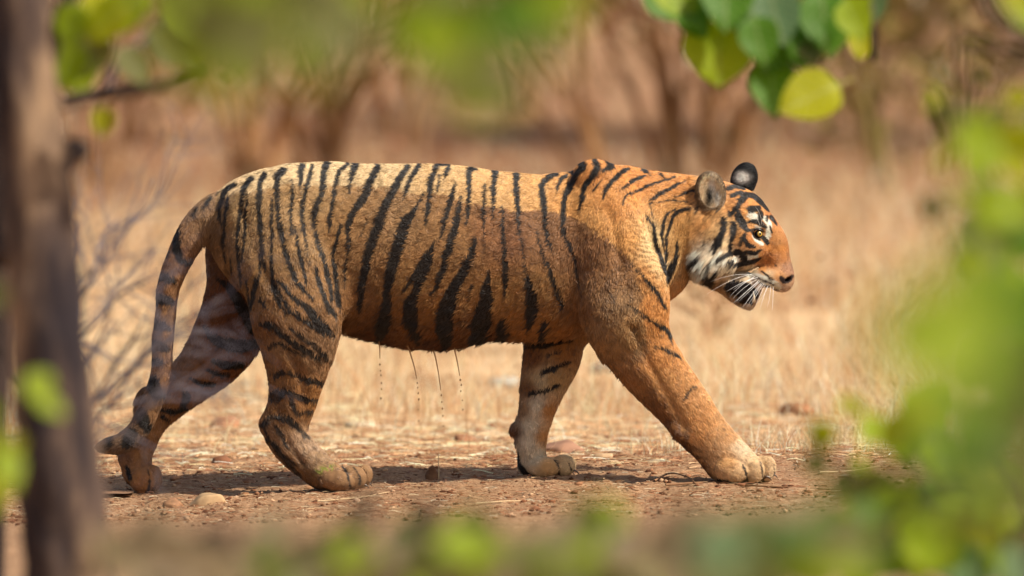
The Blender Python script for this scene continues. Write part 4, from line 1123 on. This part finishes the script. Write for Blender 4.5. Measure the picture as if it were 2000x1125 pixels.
HEADC = [(1340,500,228,206,172),(1362,525,214,188,150),(1330,470,206,162,110),(1535,470,180,122,72),(1545,500,166,118,80),(1548,520,148,114,90),(1525,485,206,136,70),(1440,370,222,152,82),(1460,390,220,146,76),(1480,400,222,152,84),(1510,420,200,130,74),(1470,420,226,170,104),(1445,410,224,156,86),(1430,440,226,180,118),(1460,465,206,134,70),(1442,462,224,160,90),
 (1500,485,196,128,66),(1520,470,196,136,80),(1530,500,200,132,74),(1540,525,176,130,98),(1505,515,214,134,62),(1480,505,224,162,96),(1490,525,220,148,80),(1520,540,222,160,100),
 (1400,400,214,160,98),(1380,430,224,164,98),(1360,440,214,156,92),(1345,480,196,146,90),(1400,450,226,180,120),(1370,490,240,218,184),(1395,480,242,222,190),(1380,515,238,216,182),(1350,520,206,174,132),
 (1420,500,230,206,168),(1425,470,228,196,148),(1415,525,222,192,150),(1440,530,222,196,158),(1470,525,232,206,164),(1480,545,244,228,204),(1510,560,242,226,202),(1500,535,232,196,150),
 (1410,550,196,158,112),(1445,600,206,182,148),(1465,600,196,170,140),(1340,530,170,128,84)]
def knots(K, reach=34, pw=1.0):
    acc = np.zeros((GW // 2 + 1, GH // 2 + 1, 3)); w = np.zeros(acc.shape[:2]); hx, hy = gx[::2, ::2], gy[::2, ::2]
    acc = np.zeros((*hx.shape, 3)); w = np.zeros(hx.shape)
    for x, y, r, g, b in K:
        q = ((hx - x) ** 2 + (hy - y) ** 2) / reach ** 2; k = 1 / (q ** 1.6 + .02)
        acc += k[..., None] * srgb(r, g, b); w += k
    o = acc / w[..., None]
    return np.repeat(np.repeat(o, 2, 0), 2, 1)[:GW, :GH]
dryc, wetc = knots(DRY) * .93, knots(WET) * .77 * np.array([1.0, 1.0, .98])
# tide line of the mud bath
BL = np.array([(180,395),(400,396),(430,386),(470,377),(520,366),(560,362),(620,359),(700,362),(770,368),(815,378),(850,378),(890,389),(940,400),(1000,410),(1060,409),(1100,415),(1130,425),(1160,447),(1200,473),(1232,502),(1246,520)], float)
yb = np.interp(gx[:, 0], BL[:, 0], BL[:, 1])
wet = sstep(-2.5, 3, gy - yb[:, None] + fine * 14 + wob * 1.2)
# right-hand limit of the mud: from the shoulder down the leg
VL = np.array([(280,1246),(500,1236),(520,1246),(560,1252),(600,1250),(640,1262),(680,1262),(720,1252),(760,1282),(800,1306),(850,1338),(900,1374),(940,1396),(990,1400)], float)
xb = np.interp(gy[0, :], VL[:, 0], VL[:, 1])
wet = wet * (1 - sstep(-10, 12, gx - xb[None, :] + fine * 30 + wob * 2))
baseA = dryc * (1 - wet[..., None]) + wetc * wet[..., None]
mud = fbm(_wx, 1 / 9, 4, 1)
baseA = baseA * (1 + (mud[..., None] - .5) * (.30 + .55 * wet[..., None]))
def comp(base, strokes, dark=(.018, .014, .011), soft=1.6, wetm=None, taper=False, calm=1.0):
    M = paint(strokes, soft, taper, calm)
    dk = np.array(dark)
    if wetm is not None: M = M * (1 - .02 * wetm) * (1 - .16 * sstep(600, 700, gy) * (gx < 700) * sstep(.4, .65, fbm(_wx, 1 / 9, 3, 2)))
    lift = (.026 * (fbm(_wx, 1 / 3.5, 2, 0) ** 2))[..., None] * np.array([1, .85, .66])
    if wetm is not None: lift = lift * (1 + 1.2 * wetm[..., None] * mud[..., None])
    return base * (1 - M[..., None]) + (dk + lift * .6) * M[..., None]
LA = comp(baseA, BODY, wetm=wet, taper=True)  # the long stripe behind the shoulder ends in painted crease shade
LB = comp(knots(FARC, 26) * .92 * (1 + (mud[..., None] - .5) * .5), FARL)  # stripes, plus wide dark strokes painting shade on far thigh and foreleg
LT = comp(knots(TAILC, 26) * .88 * (1 + (mud[..., None] - .5) * .6), TAILS, soft=3.0)
tf = paint('1082,898,1 1090,912,1.8 1092,930,2.4\n1112,906,.8 1116,918,1.4\n290,918,1.4 293,940,2.2 291,958,2.6', 1.2)[..., None]; LB = LB * (1 - tf) + np.array([.03, .022, .018]) * tf  # shade painted as dark lines between the far toes
hb = knots(HEADC, 16) * .95
WM = paint(WHITES, 1.3, calm=.4)[..., None]; hb = hb * (1 - WM) + srgb(250, 240, 216) * WM
hb = hb * (1 + (mud[..., None] - .5) * .35)
LH = comp(hb, HEADS, soft=.9, calm=.35)
MM = paint(MOUTH, 2.0)[..., None]; LH = LH * (1 - MM) + np.array([.012, .008, .007]) * MM
CM = paint('1434,590,3 1446,600,4.5 1458,603,5 1469,600,4', 1.6)[..., None] * (.55 + .45 * (fine[..., None] > 0)); LH = LH * (1 - CM) + srgb(232, 220, 198) * CM
NM = paint(NOSE, 1.2)[..., None]; LH = LH * (1 - NM) + np.array([.03, .018, .016]) * NM
# near leg markings, plus shade painted into toe gaps and under paws
gm = paint("618,922,6 632,918,7 648,912,6", 5)[..., None] * (fbm(_wx, 1 / 4, 2, 0) > .52)[..., None]
LA = LA * (1 - gm) + srgb(140, 138, 60) * gm
tm = paint("1450,908,1.2 1456,922,2.2 1459,941,3\n1484,902,1 1488,918,1.8 1490,941,2.6\n1509,906,.8 1512,922,1.4 1511,936,1.6\n1404,938,4 1440,945,3 1500,944,2\n598,950,3 650,961,2 700,956,3\n668,912,1.4 679,928,2.2 683,950,2.6\n690,912,1.2 700,926,2 703,946,2.4", 1.2)[..., None]
LA = LA * (1 - tm) + np.array([.03, .022, .018]) * tm

def samp(L, px, py):
    i = np.clip((px - RX0) / RS, 0, GW - 1.01); j = np.clip((py - RY0) / RS, 0, GH - 1.01)
    a, b = i.astype(int), j.astype(int); f, g = (i - a)[:, None], (j - b)[:, None]
    return L[a, b] * (1 - f) * (1 - g) + L[a + 1, b] * f * (1 - g) + L[a, b + 1] * (1 - f) * g + L[a + 1, b + 1] * f * g
def coat(V, g=None):
    """linear colour of the fur at tiger-unit points V (X,Y,Zdown)"""
    if g is None: g = np.argmin(group_of(V), 0)
    gi = {n: i for i, n in enumerate(GN)}
    # near-flank view coordinates; the far flank carries the mirrored pattern
    Wn = tw(V[:, 0], V[:, 2], -np.abs(V[:, 1])); pxn, pyn = project(Wn)
    pxr, pyr = project(tw(V[:, 0], V[:, 2], V[:, 1]))
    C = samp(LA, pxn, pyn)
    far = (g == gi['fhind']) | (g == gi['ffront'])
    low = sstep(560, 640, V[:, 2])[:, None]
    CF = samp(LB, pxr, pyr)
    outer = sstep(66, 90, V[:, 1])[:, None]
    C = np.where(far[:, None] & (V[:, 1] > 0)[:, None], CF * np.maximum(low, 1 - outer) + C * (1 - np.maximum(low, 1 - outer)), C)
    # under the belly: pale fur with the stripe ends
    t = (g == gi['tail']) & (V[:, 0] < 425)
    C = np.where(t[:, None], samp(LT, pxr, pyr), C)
    hx = sstep(1348, 1366, pxn + (pyn - 440) * .12 + (fbm(V, 1 / 8, 2, 0) - .5) * 16)[:, None]
    hd = ((V[:, 0] > 1330) & (V[:, 2] < 640))[:, None]
    C = np.where(hd, C * (1 - hx) + samp(LH, pxn, pyn) * hx, C)
    # ears
    for sh, ho, yo in EARS:
        d = sh.ev(V[:, 0], V[:, 1], V[:, 2]); h = ho.ev(V[:, 0], V[:, 1], V[:, 2])
        inside = (d < 3)
        u = (V[:, 0] - sh.c[0]) / sh.r[0]; v = (V[:, 2] - sh.c[1]) / sh.r[1]
        outer_face = (V[:, 1] - sh.c[2]) * (-1 if yo < 0 else 1) < -2      # the back of the ear
        front = (h < 3.0)
        n = fbm(V, 1 / 7, 3, 1)[:, None]
        inn = srgb(216, 190, 152) * (.8 + .9 * n)
        pale = np.exp(-((u - .04) ** 2 / .05 + (v + .05) ** 2 / .30))[:, None] + np.exp(-((u - .42) ** 2 / .03 + (v - .45) ** 2 / .10))[:, None]; pale = np.clip(pale * (.8 + 1.1 * n), 0, 1); inn = inn * (1 - pale) + srgb(244, 234, 216) * pale
        dk = np.clip(1.3 * np.exp(-((u + .18) ** 2 / .05 + (v - .38) ** 2 / .16)), 0, 1)[:, None]; inn = inn * (1 - dk) + .010 * dk
        rim = srgb(140, 114, 84) * (.4 + .9 * n)
        bk = np.full((len(V), 3), .014); ws = np.clip(1.15 * np.exp(-(((u + .16) / .58) ** 2 + ((v + .10) / .34) ** 2) ** 1.6), 0, 1)[:, None]; bk = bk * (1 - ws) + srgb(250, 240, 225) * ws
        c = np.where(front[:, None], inn, rim)
        if yo > 0: c = np.where(outer_face[:, None], bk, np.where(front[:, None], inn, np.full(3, .02)))
        else: c = np.where(outer_face[:, None] & ~front[:, None], bk * .6 + rim * .4, c)
        m = inside[:, None] & ((V[:, 2] < sh.c[1] + sh.r[1] * .86))[:, None] & (np.abs(V[:, 1]) > 34)[:, None]
        C = np.where(m, c, C)
    return np.clip(C, .004, .9), g
_N = grad_at(TV)
_d = (fbm(TV, 1 / 10, 3, 0) - .5) * 2.0 + (fbm(TV, 1 / 60, 2, 1) - .5) * 6.0 * (1 - sstep(1340, 1380, TV[:, 0])) * (1 - sstep(640, 760, TV[:, 2]))
_d += np.sin(TV[:, 2] * .55 + (fbm(TV, 1 / 30, 3, 1) - .5) * 26) * np.exp(-((TV[:, 0] - 1250) / 60) ** 2 - ((TV[:, 2] - 500) / 60) ** 2) * .8
TV = TV + _N * _d[:, None]
COATV, GRP = coat(TV)
# ------------------------------------------------------------------ body mesh and fur
tiger = empty('tiger', (0, 0, 0))
tag(tiger, 'mud soaked orange tiger with black stripes striding right along the dirt path', 'tiger')
ALB = .76                                   # fur albedo relative to the sampled picture tones
coatm, n_, b_ = mat_new('coat')
a_ = n_.nodes.new('ShaderNodeAttribute'); a_.attribute_name = 'col'
n_.links.new(a_.outputs['Color'], b_.inputs['Base Color'])
b_.inputs['Roughness'].default_value = .75; b_.inputs['Specular IOR Level'].default_value = .15
BODYV = tw(TV[:, 0], TV[:, 2], TV[:, 1])
body = add_mesh('body', mesh_np('body', BODYV, TQ, coatm, col=COATV * ALB * .85), tiger)

def scatter(N):
    A, B, C_, D_ = (TV[TQ[:, i]] for i in range(4))
    ar = np.linalg.norm(np.cross(C_ - A, D_ - B), axis=1) * .5
    cen = (A + B + C_ + D_) / 4
    w = np.ones(len(ar)); w[cen[:, 1] > 30] = .38
    w[(cen[:, 0] > 1350) & (cen[:, 2] < 620)] *= 3.0
    w[(cen[:, 2] > 860)] *= 1.5
    f = rng.choice(len(ar), N, p=ar * w / (ar * w).sum())
    u, v = rng.random((2, N, 1))
    r = A[f] * (1 - u) * (1 - v) + B[f] * u * (1 - v) + C_[f] * u * v + D_[f] * (1 - u) * v
    return r, GRP[TQ[f, 0]]
FLOWK = [(440,380,-.8,.5),(500,450,-.3,.9),(600,400,-.8,.45),(600,550,.1,1),(700,450,-.85,.4),(800,450,-.9,.3),(900,450,-.9,.3),(1000,450,-.9,.35),(900,650,-.8,.5),(750,650,-.7,.6),
 (1060,600,-.8,.5),(1150,400,-.6,.7),(1150,550,-.2,1),(1220,450,-.4,.9),(1200,650,.1,1),(1280,500,-.2,1),(1250,700,.5,.85),(1320,790,.6,.8),(1400,880,.7,.6),(1470,920,.9,.3),
 (1060,750,-.2,1),(1040,860,0,1),(1090,910,1,.2),(560,660,.3,.9),(570,760,.1,1),(560,850,.4,.9),(620,920,.8,.5),(690,935,1,.2),(400,640,-.5,.85),(340,760,-.5,.8),(280,860,-.1,1),(285,935,.4,.9),
 (1330,370,-1,.25),(1340,450,-.6,.8),(1330,520,-.5,.9),(1400,360,-.9,-.2)]
HEADK = [(1545,530,-.6,-.8),(1530,470,-.5,-.85),(1505,410,-.75,-.6),(1470,380,-.95,-.3),(1430,365,-1,0),(1515,500,-.9,-.4),(1500,550,-.95,.25),(1480,545,-1,.2),(1470,500,-1,.05),(1450,470,-.9,.4),
 (1430,430,-.9,.3),(1420,490,-.75,.65),(1400,450,-.8,.6),(1390,500,-.7,.75),(1370,510,-.7,.75),(1400,540,-.7,.7),(1440,600,-.4,.9),(1470,600,-.1,1),(1350,480,-.7,.7),(1480,440,-.8,-.5),(1460,410,-.9,-.2)]
def flow(K, x, y, reach):
    K = np.array(K, float); ax = np.zeros(len(x)); az = np.zeros(len(x))
    for k in K:
        q = ((x - k[0]) ** 2 + (y - k[1]) ** 2) / reach ** 2; w = 1 / (q ** 1.5 + .01); ax += w * k[2]; az += w * k[3]
    l = np.hypot(ax, az) + 1e-9; return ax / l, az / l
def make_fur(N):
    R, g0 = scatter(N); Nn = grad_at(R); C, g = coat(R, g0)
    gi = {n: i for i, n in enumerate(GN)}
    x, y, z = R.T
    head = (x > 1352) & (z < 622)
    fx, fz = flow(FLOWK, x, z, 60); hx, hz = flow(HEADK, x, z, 18)
    fx = np.where(head, hx, fx); fz = np.where(head, hz, fz)
    tail = (g == gi['tail']) & (x < 425); fz = np.where(tail, np.where(x < 290, .35, 1), fz); fx = np.where(tail, np.where(x < 290, -1, -.15), fx)
    Dr = np.stack([fx, np.zeros(N), fz], 1)
    Dr += (np.stack([fbm(R, 1 / 22, 3, 0), fbm(R, 1 / 22, 3, 1), fbm(R, 1 / 22, 3, 2)], 1) - .5) * .9
    Dr += (vnoise(R, 1 / 4.5, None) - .5) * .8
    Dr += rng.normal(0, .10, (N, 3))
    Dr -= Nn * (Dr * Nn).sum(1, keepdims=True); Dr /= np.linalg.norm(Dr, axis=1, keepdims=True) + 1e-6
    under = sstep(.2, .8, Nn[:, 2])                      # facing the ground
    px, py = project(tw(x, z, y))
    ybb = np.interp(px, BL[:, 0], BL[:, 1]); wetp = sstep(-6, 8, py - ybb) * (1 - sstep(-8, 12, px - np.interp(py, VL[:, 0], VL[:, 1])))
    wetp = np.where(head, 0, wetp)
    L = np.full(N, 5.9) ; lift = np.full(N, .40)
    tuft = sstep(.50, .68, fbm(R, 1 / 16, 3, 1))
    L = np.where(wetp > .5, 5.8 + 2.4 * tuft, L); lift = np.where(wetp > .5, .38 + .20 * tuft, lift)
    L += under * 11 * (x > 640) * (x < 1130) * (z < 700) * tuft
    shoulder = np.exp(-((x - 1150) / 80) ** 2 - ((z - 540) / 110) ** 2); L += shoulder * 2.0; lift += shoulder * .12
    low = z > 700; L = np.where(low, 6.2, L); L = np.where(z > 880, 4.6, L); L = np.where(z > 905, 3.2, L)
    # back edges of the legs carry longer clotted hair
    edge = (Nn[:, 0] < -.75) & (z > 560) & ~head & ~tail; edge &= (z > 690); L = np.where(edge, L + 4 * tuft, L); lift = np.where(edge, lift + .35 * tuft, lift)
    anal = np.exp(-((x - 415) / 14) ** 2 - ((z - 452) / 26) ** 2); L += anal * 14
    # head lengths
    face = sstep(1400, 1470, x) ; L = np.where(head, 12.5 - 9.5 * face, L); lift = np.where(head, .34 - .06 * face, lift)
    ruff = np.exp(-((x - 1385) / 34) ** 2 - ((z - 508) / 34) ** 2) * (z < 560) * head; L += ruff * 24; lift += ruff * .34
    chin = np.exp(-((x - 1458) / 24) ** 2 - ((z - 598) / 9) ** 2) * head; L += chin * 8; lift += chin * .2
    C = np.where((chin > .45)[:, None], srgb(226, 210, 184), C)
    nose = (x > 1524) & (z > 538) & (z < 556); L = np.where(nose, .8, L); lips = (np.abs(z - 568) < 22) & (x > 1425) & (x < 1492); L = np.where(lips & (C.mean(1) < .05), 2.5, L)
    eyez = (np.hypot(x - 1481, z - 457) < 15) & head; L = np.where(eyez, 1.2, L)
    ear = np.zeros(N, bool)
    for sh, ho, yo in EARS:
        d = sh.ev(x, y, z); h = ho.ev(x, y, z); e = (d < 4) & (z < sh.c[1] + sh.r[1] * .8) & (np.abs(y) > 34)
        ear |= e; inn = e & (h < 3)
        L = np.where(e, 5, L); lift = np.where(e, .5, lift); L = np.where(inn, 9, L); lift = np.where(inn, .42, lift)
        # inner ear hair sweeps up and across the opening
        s = np.array([.25, -.2 * np.sign(-yo) * -1, -.95]); Dr = np.where(inn[:, None], s + rng.normal(0, .28, (N, 3)), Dr)
    L *= rng.uniform(.65, 1.25, N)
    strong = np.where(head, .30 + .3 * ruff, .35 + .5 * wetp) + .3 * edge + .3 * under * (x > 640) * (x < 1200)
    strong = np.clip(np.where(ear, .15, strong), 0, .9)
    NP = 4; tt = np.linspace(0, 1, NP)
    Pn = np.zeros((N, NP, 3))
    grav = np.array([0, 0, 1.0])
    for k, t in enumerate(tt):
        cv = Dr * t + Nn * (lift[:, None] * (t - .45 * t * t)) + grav * (.18 * t * t) * (1 + under[:, None])
        Pn[:, k] = R - Nn * .25 + cv * L[:, None]
    # clumping
    for cs, st in ((7.5, 1.0), (17.0, .35)):
        Rr = np.stack([R[:, 0] * .80 + R[:, 2] * .52 + R[:, 1] * .3, R[:, 1] * .9 - R[:, 0] * .35, R[:, 2] * .84 - R[:, 0] * .54], 1)
        key = np.floor((Rr + (vnoise(R, 1 / 11, None) - .5) * 17 + (vnoise(R, 1 / 4, None) - .5) * 6) / cs).astype(np.int64)
        kk = key[:, 0] * 73856093 ^ key[:, 1] * 19349663 ^ key[:, 2] * 83492791
        _, inv = np.unique(kk, return_inverse=True); cnt = np.bincount(inv)
        tip = np.stack([np.bincount(inv, Pn[:, -1, t]) / cnt for t in range(3)], 1)[inv]
        for k, t in enumerate(tt):
            w = (strong * st * t ** 1.4)[:, None]; Pn[:, k] = Pn[:, k] * (1 - w) + (Pn[:, k] + (tip - Pn[:, -1])) * w
        if cs < 10:
            cj = rng.normal(0, 1, len(cnt))[inv]
    C = C * (1 + np.clip(rng.normal(0, .20, N) + cj * .11 * (1 + .5 * head), -.55, .9))[:, None]
    W_ = tw(Pn[..., 0], Pn[..., 2], Pn[..., 1])
    rad = np.stack([np.full(N, .00050), np.full(N, .00046), np.full(N, .00034), np.full(N, .00008)], 1)
    rad *= np.where(head, .75, 1)[:, None]
    return W_, rad, np.clip(C * ALB, .003, .85)
def curves_obj(name, Pw, rad, col, mat, parent):
    N, K = Pw.shape[:2]
    hc = bpy.data.hair_curves.new(name); hc.add_curves([K] * N)
    hc.attributes['position'].data.foreach_set('vector', Pw.astype(np.float32).ravel())
    ra = hc.attributes.get('radius') or hc.attributes.new('radius', 'FLOAT', 'POINT')
    ra.data.foreach_set('value', rad.astype(np.float32).ravel())
    ca = hc.attributes.new('col', 'FLOAT_COLOR', 'CURVE'); c4 = np.ones((N, 4), np.float32); c4[:, :3] = col
    ca.data.foreach_set('color', c4.ravel())
    hc.materials.append(mat)
    o = bpy.data.objects.new(name, hc); return link(o, parent)
furm, n_, b_ = mat_new('fur')
a_ = n_.nodes.new('ShaderNodeAttribute'); a_.attribute_name = 'col'
n_.links.new(a_.outputs['Color'], b_.inputs['Base Color'])
b_.inputs['Roughness'].default_value = .42; b_.inputs['Specular IOR Level'].default_value = .35
Pw, Rw, Cw = make_fur(480000)
fur = curves_obj('fur', Pw, Rw, Cw, furm, tiger); fur['kind'] = 'stuff'
# ------------------------------------------------------------------ eyes, whiskers, teeth, tongue, claws
def lathe_dir(center, direction, prof, name, mat, parent, seg=20):
    """surface of revolution: prof rows (along axis, radius)"""
    d = Vector(direction).normalized(); q = d.to_track_quat('Z', 'Y').to_matrix(); V = []; Fc = []
    for (h, r) in prof:
        for k in range(seg):
            a = 2 * math.pi * k / seg; V.append(tuple(Vector(center) + q @ Vector((r * math.cos(a), r * math.sin(a), h))))
    for i in range(len(prof) - 1):
        for k in range(seg):
            Fc.append((i * seg + k, i * seg + (k + 1) % seg, (i + 1) * seg + (k + 1) % seg, (i + 1) * seg + k))
    Fc.append(tuple(range(seg))[::-1]); Fc.append(tuple((len(prof) - 1) * seg + k for k in range(seg)))
    return add_mesh(name, mesh_np(name, V, Fc, mat), parent)
m_eye = mat_plain('eye_dark', (.012, .008, .006), .25, .6)
m_iris = mat_plain('iris', srgb(206, 166, 66) * .7, .18, .7, noise=.25, nscale=300)
m_pupil = mat_plain('pupil', (.004, .004, .004), .08, .8)
m_nose = mat_plain('nose_skin', srgb(120, 70, 62) * .6, .35, .5, noise=.3, nscale=400, bump=.3)
m_whisk = mat_plain('whisker', (.85, .82, .76), .35, .5)
m_claw = mat_plain('claw', srgb(90, 74, 60), .3, .5)
m_tooth = mat_plain('tooth', srgb(228, 212, 176) * .9, .3, .5)
m_tongue = mat_plain('tongue', srgb(170, 90, 84) * .6, .4, .5)
m_muddrop = mat_plain('muddy_water', srgb(214, 170, 122) * .8, .10, .6)
m_muddrop.node_tree.nodes['Principled BSDF'].inputs['Transmission Weight'].default_value = .5
for s in (-1, 1):
    c = fix(1481, 457, s * 44); cw = tw(np.array(c[0]), np.array(c[1] + .2), np.array(s * 39.6)); r = .0128
    prof = [(-r, .001)] + [(-r * math.cos(a), r * math.sin(a)) for a in np.linspace(.3, 2.75, 12)] + [(r * .93, r * .2)]
    d = Vector((.42, s * .9, .05)).normalized()
    e = lathe_dir(cw, d, prof, 'eye', m_eye, tiger)
    prof = [(r * math.cos(a) * 1.0 + .0006, r * math.sin(a)) for a in np.linspace(.62, .20, 6)]
    prof = [(r * .72, r * .66)] + prof
    lathe_dir(cw, d, prof, 'iris', m_iris, e)
    prof = [(r * 1.035, .0034), (r * 1.06, .0030), (r * 1.08, .0015), (r * 1.085, .0002)]
    lathe_dir(cw, d, prof, 'pupil', m_pupil, e, 14)
def strand(pts, r0, r1, name, mat, parent, seg=5):
    """tapering tube through world points"""
    pts = [Vector(p) for p in pts]; V = []; Fc = []
    for i, p in enumerate(pts):
        t = (pts[min(i + 1, len(pts) - 1)] - pts[max(i - 1, 0)]).normalized(); q = t.to_track_quat('Z', 'Y').to_matrix()
        r = r0 + (r1 - r0) * i / (len(pts) - 1)
        if callable(r0): r = r0(i / (len(pts) - 1))
        for k in range(seg):
            a = 2 * math.pi * k / seg; V.append(tuple(p + q @ Vector((r * math.cos(a), r * math.sin(a), 0))))
    for i in range(len(pts) - 1):
        for k in range(seg):
            Fc.append((i * seg + k, i * seg + (k + 1) % seg, (i + 1) * seg + (k + 1) % seg, (i + 1) * seg + k))
    Fc.append(tuple(range(seg))[::-1]); Fc.append(tuple((len(pts) - 1) * seg + k for k in range(seg)))
    return mesh_np(name, V, Fc, mat)
def bez(a, b, c, n=10):
    a, b, c = map(np.array, (a, b, c)); return [tuple((1 - t) ** 2 * a + 2 * t * (1 - t) * b + t * t * c) for t in np.linspace(0, 1, n)]
WH = [((1472,538),(1440,530),(1388,550)),((1472,543),(1446,552),(1418,570)),((1468,536),(1430,541),(1380,575)),
 ((1478,546),(1448,562),(1428,588)),((1482,548),(1460,566),(1436,592)),((1484,550),(1462,570),(1440,592)),((1487,552),(1470,570),(1452,600)),((1489,553),(1472,578),(1456,604)),
 ((1492,554),(1480,572),(1464,600)),((1495,556),(1484,576),(1474,602)),((1480,551),(1452,574),(1430,594)),((1500,558),(1494,576),(1480,592)),((1474,540),(1440,560),(1424,582)),
 ((1505,560),(1504,586),(1498,600)),((1510,560),(1510,590),(1508,606)),((1486,556),(1462,584),(1446,606)),((1498,560),(1490,584),(1484,604)),((1480,542),(1456,548),(1432,566))]
for s in (-1, 1):
    for i, (a, b, c) in enumerate(WH):
        if s > 0 and i % 2: continue
        A, B, Cc = P(*a, s * 36 * U), P(*b, s * 70 * U), P(*c, s * 78 * U)
        add_mesh('whisker', strand(bez(A, B, Cc), .0006 if i % 3 else .0005, .00015, 'whisker', m_whisk, None, 4), tiger)
for a, b, c in (((1484,440),(1480,424),(1462,412)),((1488,440),(1488,420),(1476,404)),((1490,441),(1498,424),(1490,408))):
    add_mesh('whisker', strand(bez(P(*a, -44 * U), P(*b, -62 * U), P(*c, -66 * U)), .0005, .00015, 'whisker', m_whisk, None, 4), tiger)
# lower canine and tongue inside the open mouth
for s in (-1, 1):
    add_mesh('tooth', strand([P(1472, 590, s * 22 * U), P(1473, 578, s * 24 * U), P(1471, 568, s * 24 * U)], .005, .001, 'tooth', m_tooth, None, 8), tiger)
# claws peeping out of the toes
for (x, y, Y) in ((1512, 928, -40), (1506, 930, -14), (1500, 932, -66), (720, 944, -54), (714, 948, -82), (712, 942, -30), (1124, 920, 48), (1116, 922, 68)):
    add_mesh('claw', strand(bez(P(x - 6, y - 1, Y * U), P(x + 4, y - 2, Y * U), P(x + 7, y + 7, Y * U), 6), .0045, .0006, 'claw', m_claw, None, 8), tiger)

# dried and dripping mud clots along the leg edges and the belly line
sel = np.where((GRP == GN.index('nfront')) & (_N[:, 0] < -.72) & (TV[:, 2] > 690) & (TV[:, 2] < 890) & (np.abs(_N[:, 1]) < .6))[0]
sel2 = np.where((GRP == GN.index('torso')) & (_N[:, 2] > .93) & (TV[:, 2] > 640) & (TV[:, 0] > 690) & (TV[:, 0] < 1100))[0]
sel3 = np.where((GRP == GN.index('nhind')) & (np.abs(_N[:, 0]) > .85) & (TV[:, 2] > 610) & (TV[:, 2] < 760))[0]
sel4 = np.where((GRP == GN.index('fhind')) & (_N[:, 0] < -.8) & (TV[:, 2] > 500) & (TV[:, 2] < 720))[0]
Vc, Fc, off = [], [], 0
for sl_, cnt, ln in ((sel, 34, (4, 9)), (sel2, 46, (5, 14)), (sel3, 26, (3, 8)), (sel4, 12, (3, 8))):
    if len(sl_) == 0: continue
    for i in rng.choice(sl_, cnt):
        p, n_ = TV[i], _N[i]; d = n_ * .7 + np.array([0, 0, .55]) + rng.normal(0, .2, 3); d /= np.linalg.norm(d); L = rng.uniform(*ln); r = rng.uniform(1.2, 2.8)
        a = np.cross(d, [0, 1, .2]); a /= np.linalg.norm(a) + 1e-6; b = np.cross(d, a); q = p - n_ * 1.5
        ring = [q + (a * math.cos(t) + b * math.sin(t)) * r * rng.uniform(.7, 1.2) for t in np.linspace(0, 2 * math.pi, 6)[:-1]]; mid = [q + d * L * .45 + (a * math.cos(t) + b * math.sin(t)) * r * .5 for t in np.linspace(0, 2 * math.pi, 6)[:-1]]
        Vc += ring + mid + [q + d * L]
        for k in range(5): Fc += [(off + k, off + (k + 1) % 5, off + 5 + (k + 1) % 5, off + 5 + k), (off + 5 + k, off + 5 + (k + 1) % 5, off + 10)]
        off += 11
Vc = np.array(Vc); mc = add_mesh('mud_clots', mesh_np('mud_clots', tw(Vc[:, 0], Vc[:, 2], Vc[:, 1]), Fc, mat_plain('wet_mud', srgb(104, 66, 40) * .6, .5, .4)), tiger); mc['kind'] = 'stuff'

# upper eyelid: a short dark hood over each eye
for s_ in (-1, 1):
    a = P(1470, 452, s_ * 47 * U); b = P(1480, 445.5, s_ * 50 * U); c = P(1491, 452, s_ * 44 * U)
    add_mesh('eyelid', strand(bez(a, b + np.array([0, 0, .003]), c, 8), .0028, .0022, 'eyelid', m_eye, None, 8), tiger)
# ------------------------------------------------------------------ muddy water dripping from the belly
DV, DF = ico(1)
for (path, drops, lab) in (
   ([(735, 655), (741, 672), (742, 700)], [(742, 712), (743, 724), (744, 733), (745, 748), (745, 760), (744, 778)], 'hindmost thread of muddy water falling from the belly'),
   ([(794, 670), (800, 686), (809, 716), (814, 740)], [(815, 748), (816, 757), (817, 768), (818, 780), (817, 800), (818, 822)], 'second thread of muddy water from the hind legs, slanting down'),
   ([(842, 678), (849, 692), (856, 726), (861, 762)], [(862, 772), (863, 785), (864, 798), (865, 812), (866, 832)], 'longest thread of muddy water below the lowest point of the belly'),
   ([(884, 670), (888, 684), (893, 706), (898, 734)], [(899, 742), (901, 752), (900, 764), (903, 782), (904, 800)], 'foremost thread of muddy water falling from the belly')):
    yd = .0 if path[0][0] > 1400 else -.03
    pw = [P(x, y, yd) for x, y in path]; v, f = tube(pw, .0030, .0012, 7)
    n_ = len(v) // 7                                   # flare where the water leaves the fur
    for i in range(n_):
        c = v[i * 7:(i + 1) * 7].mean(0); s = 1 + 2.0 * math.exp(-i / 1.2); v[i * 7:(i + 1) * 7] = c + (v[i * 7:(i + 1) * 7] - c) * s
    o = tag(add_mesh('water_drip', mesh_np('water_drip', v, f, m_muddrop)), lab, 'water drip', 'muddy water dripping from the belly')
    Vd = np.concatenate([DV * (.0019 + .0012 * rng.random()) * [1, 1, 1.3] + P(x, y, yd) for x, y in drops]); Fd = np.concatenate([DF + i * len(DV) for i in range(len(drops))])
    d = add_mesh('droplets', mesh_np('droplets', Vd, Fd, m_muddrop), o); d['kind'] = 'stuff'
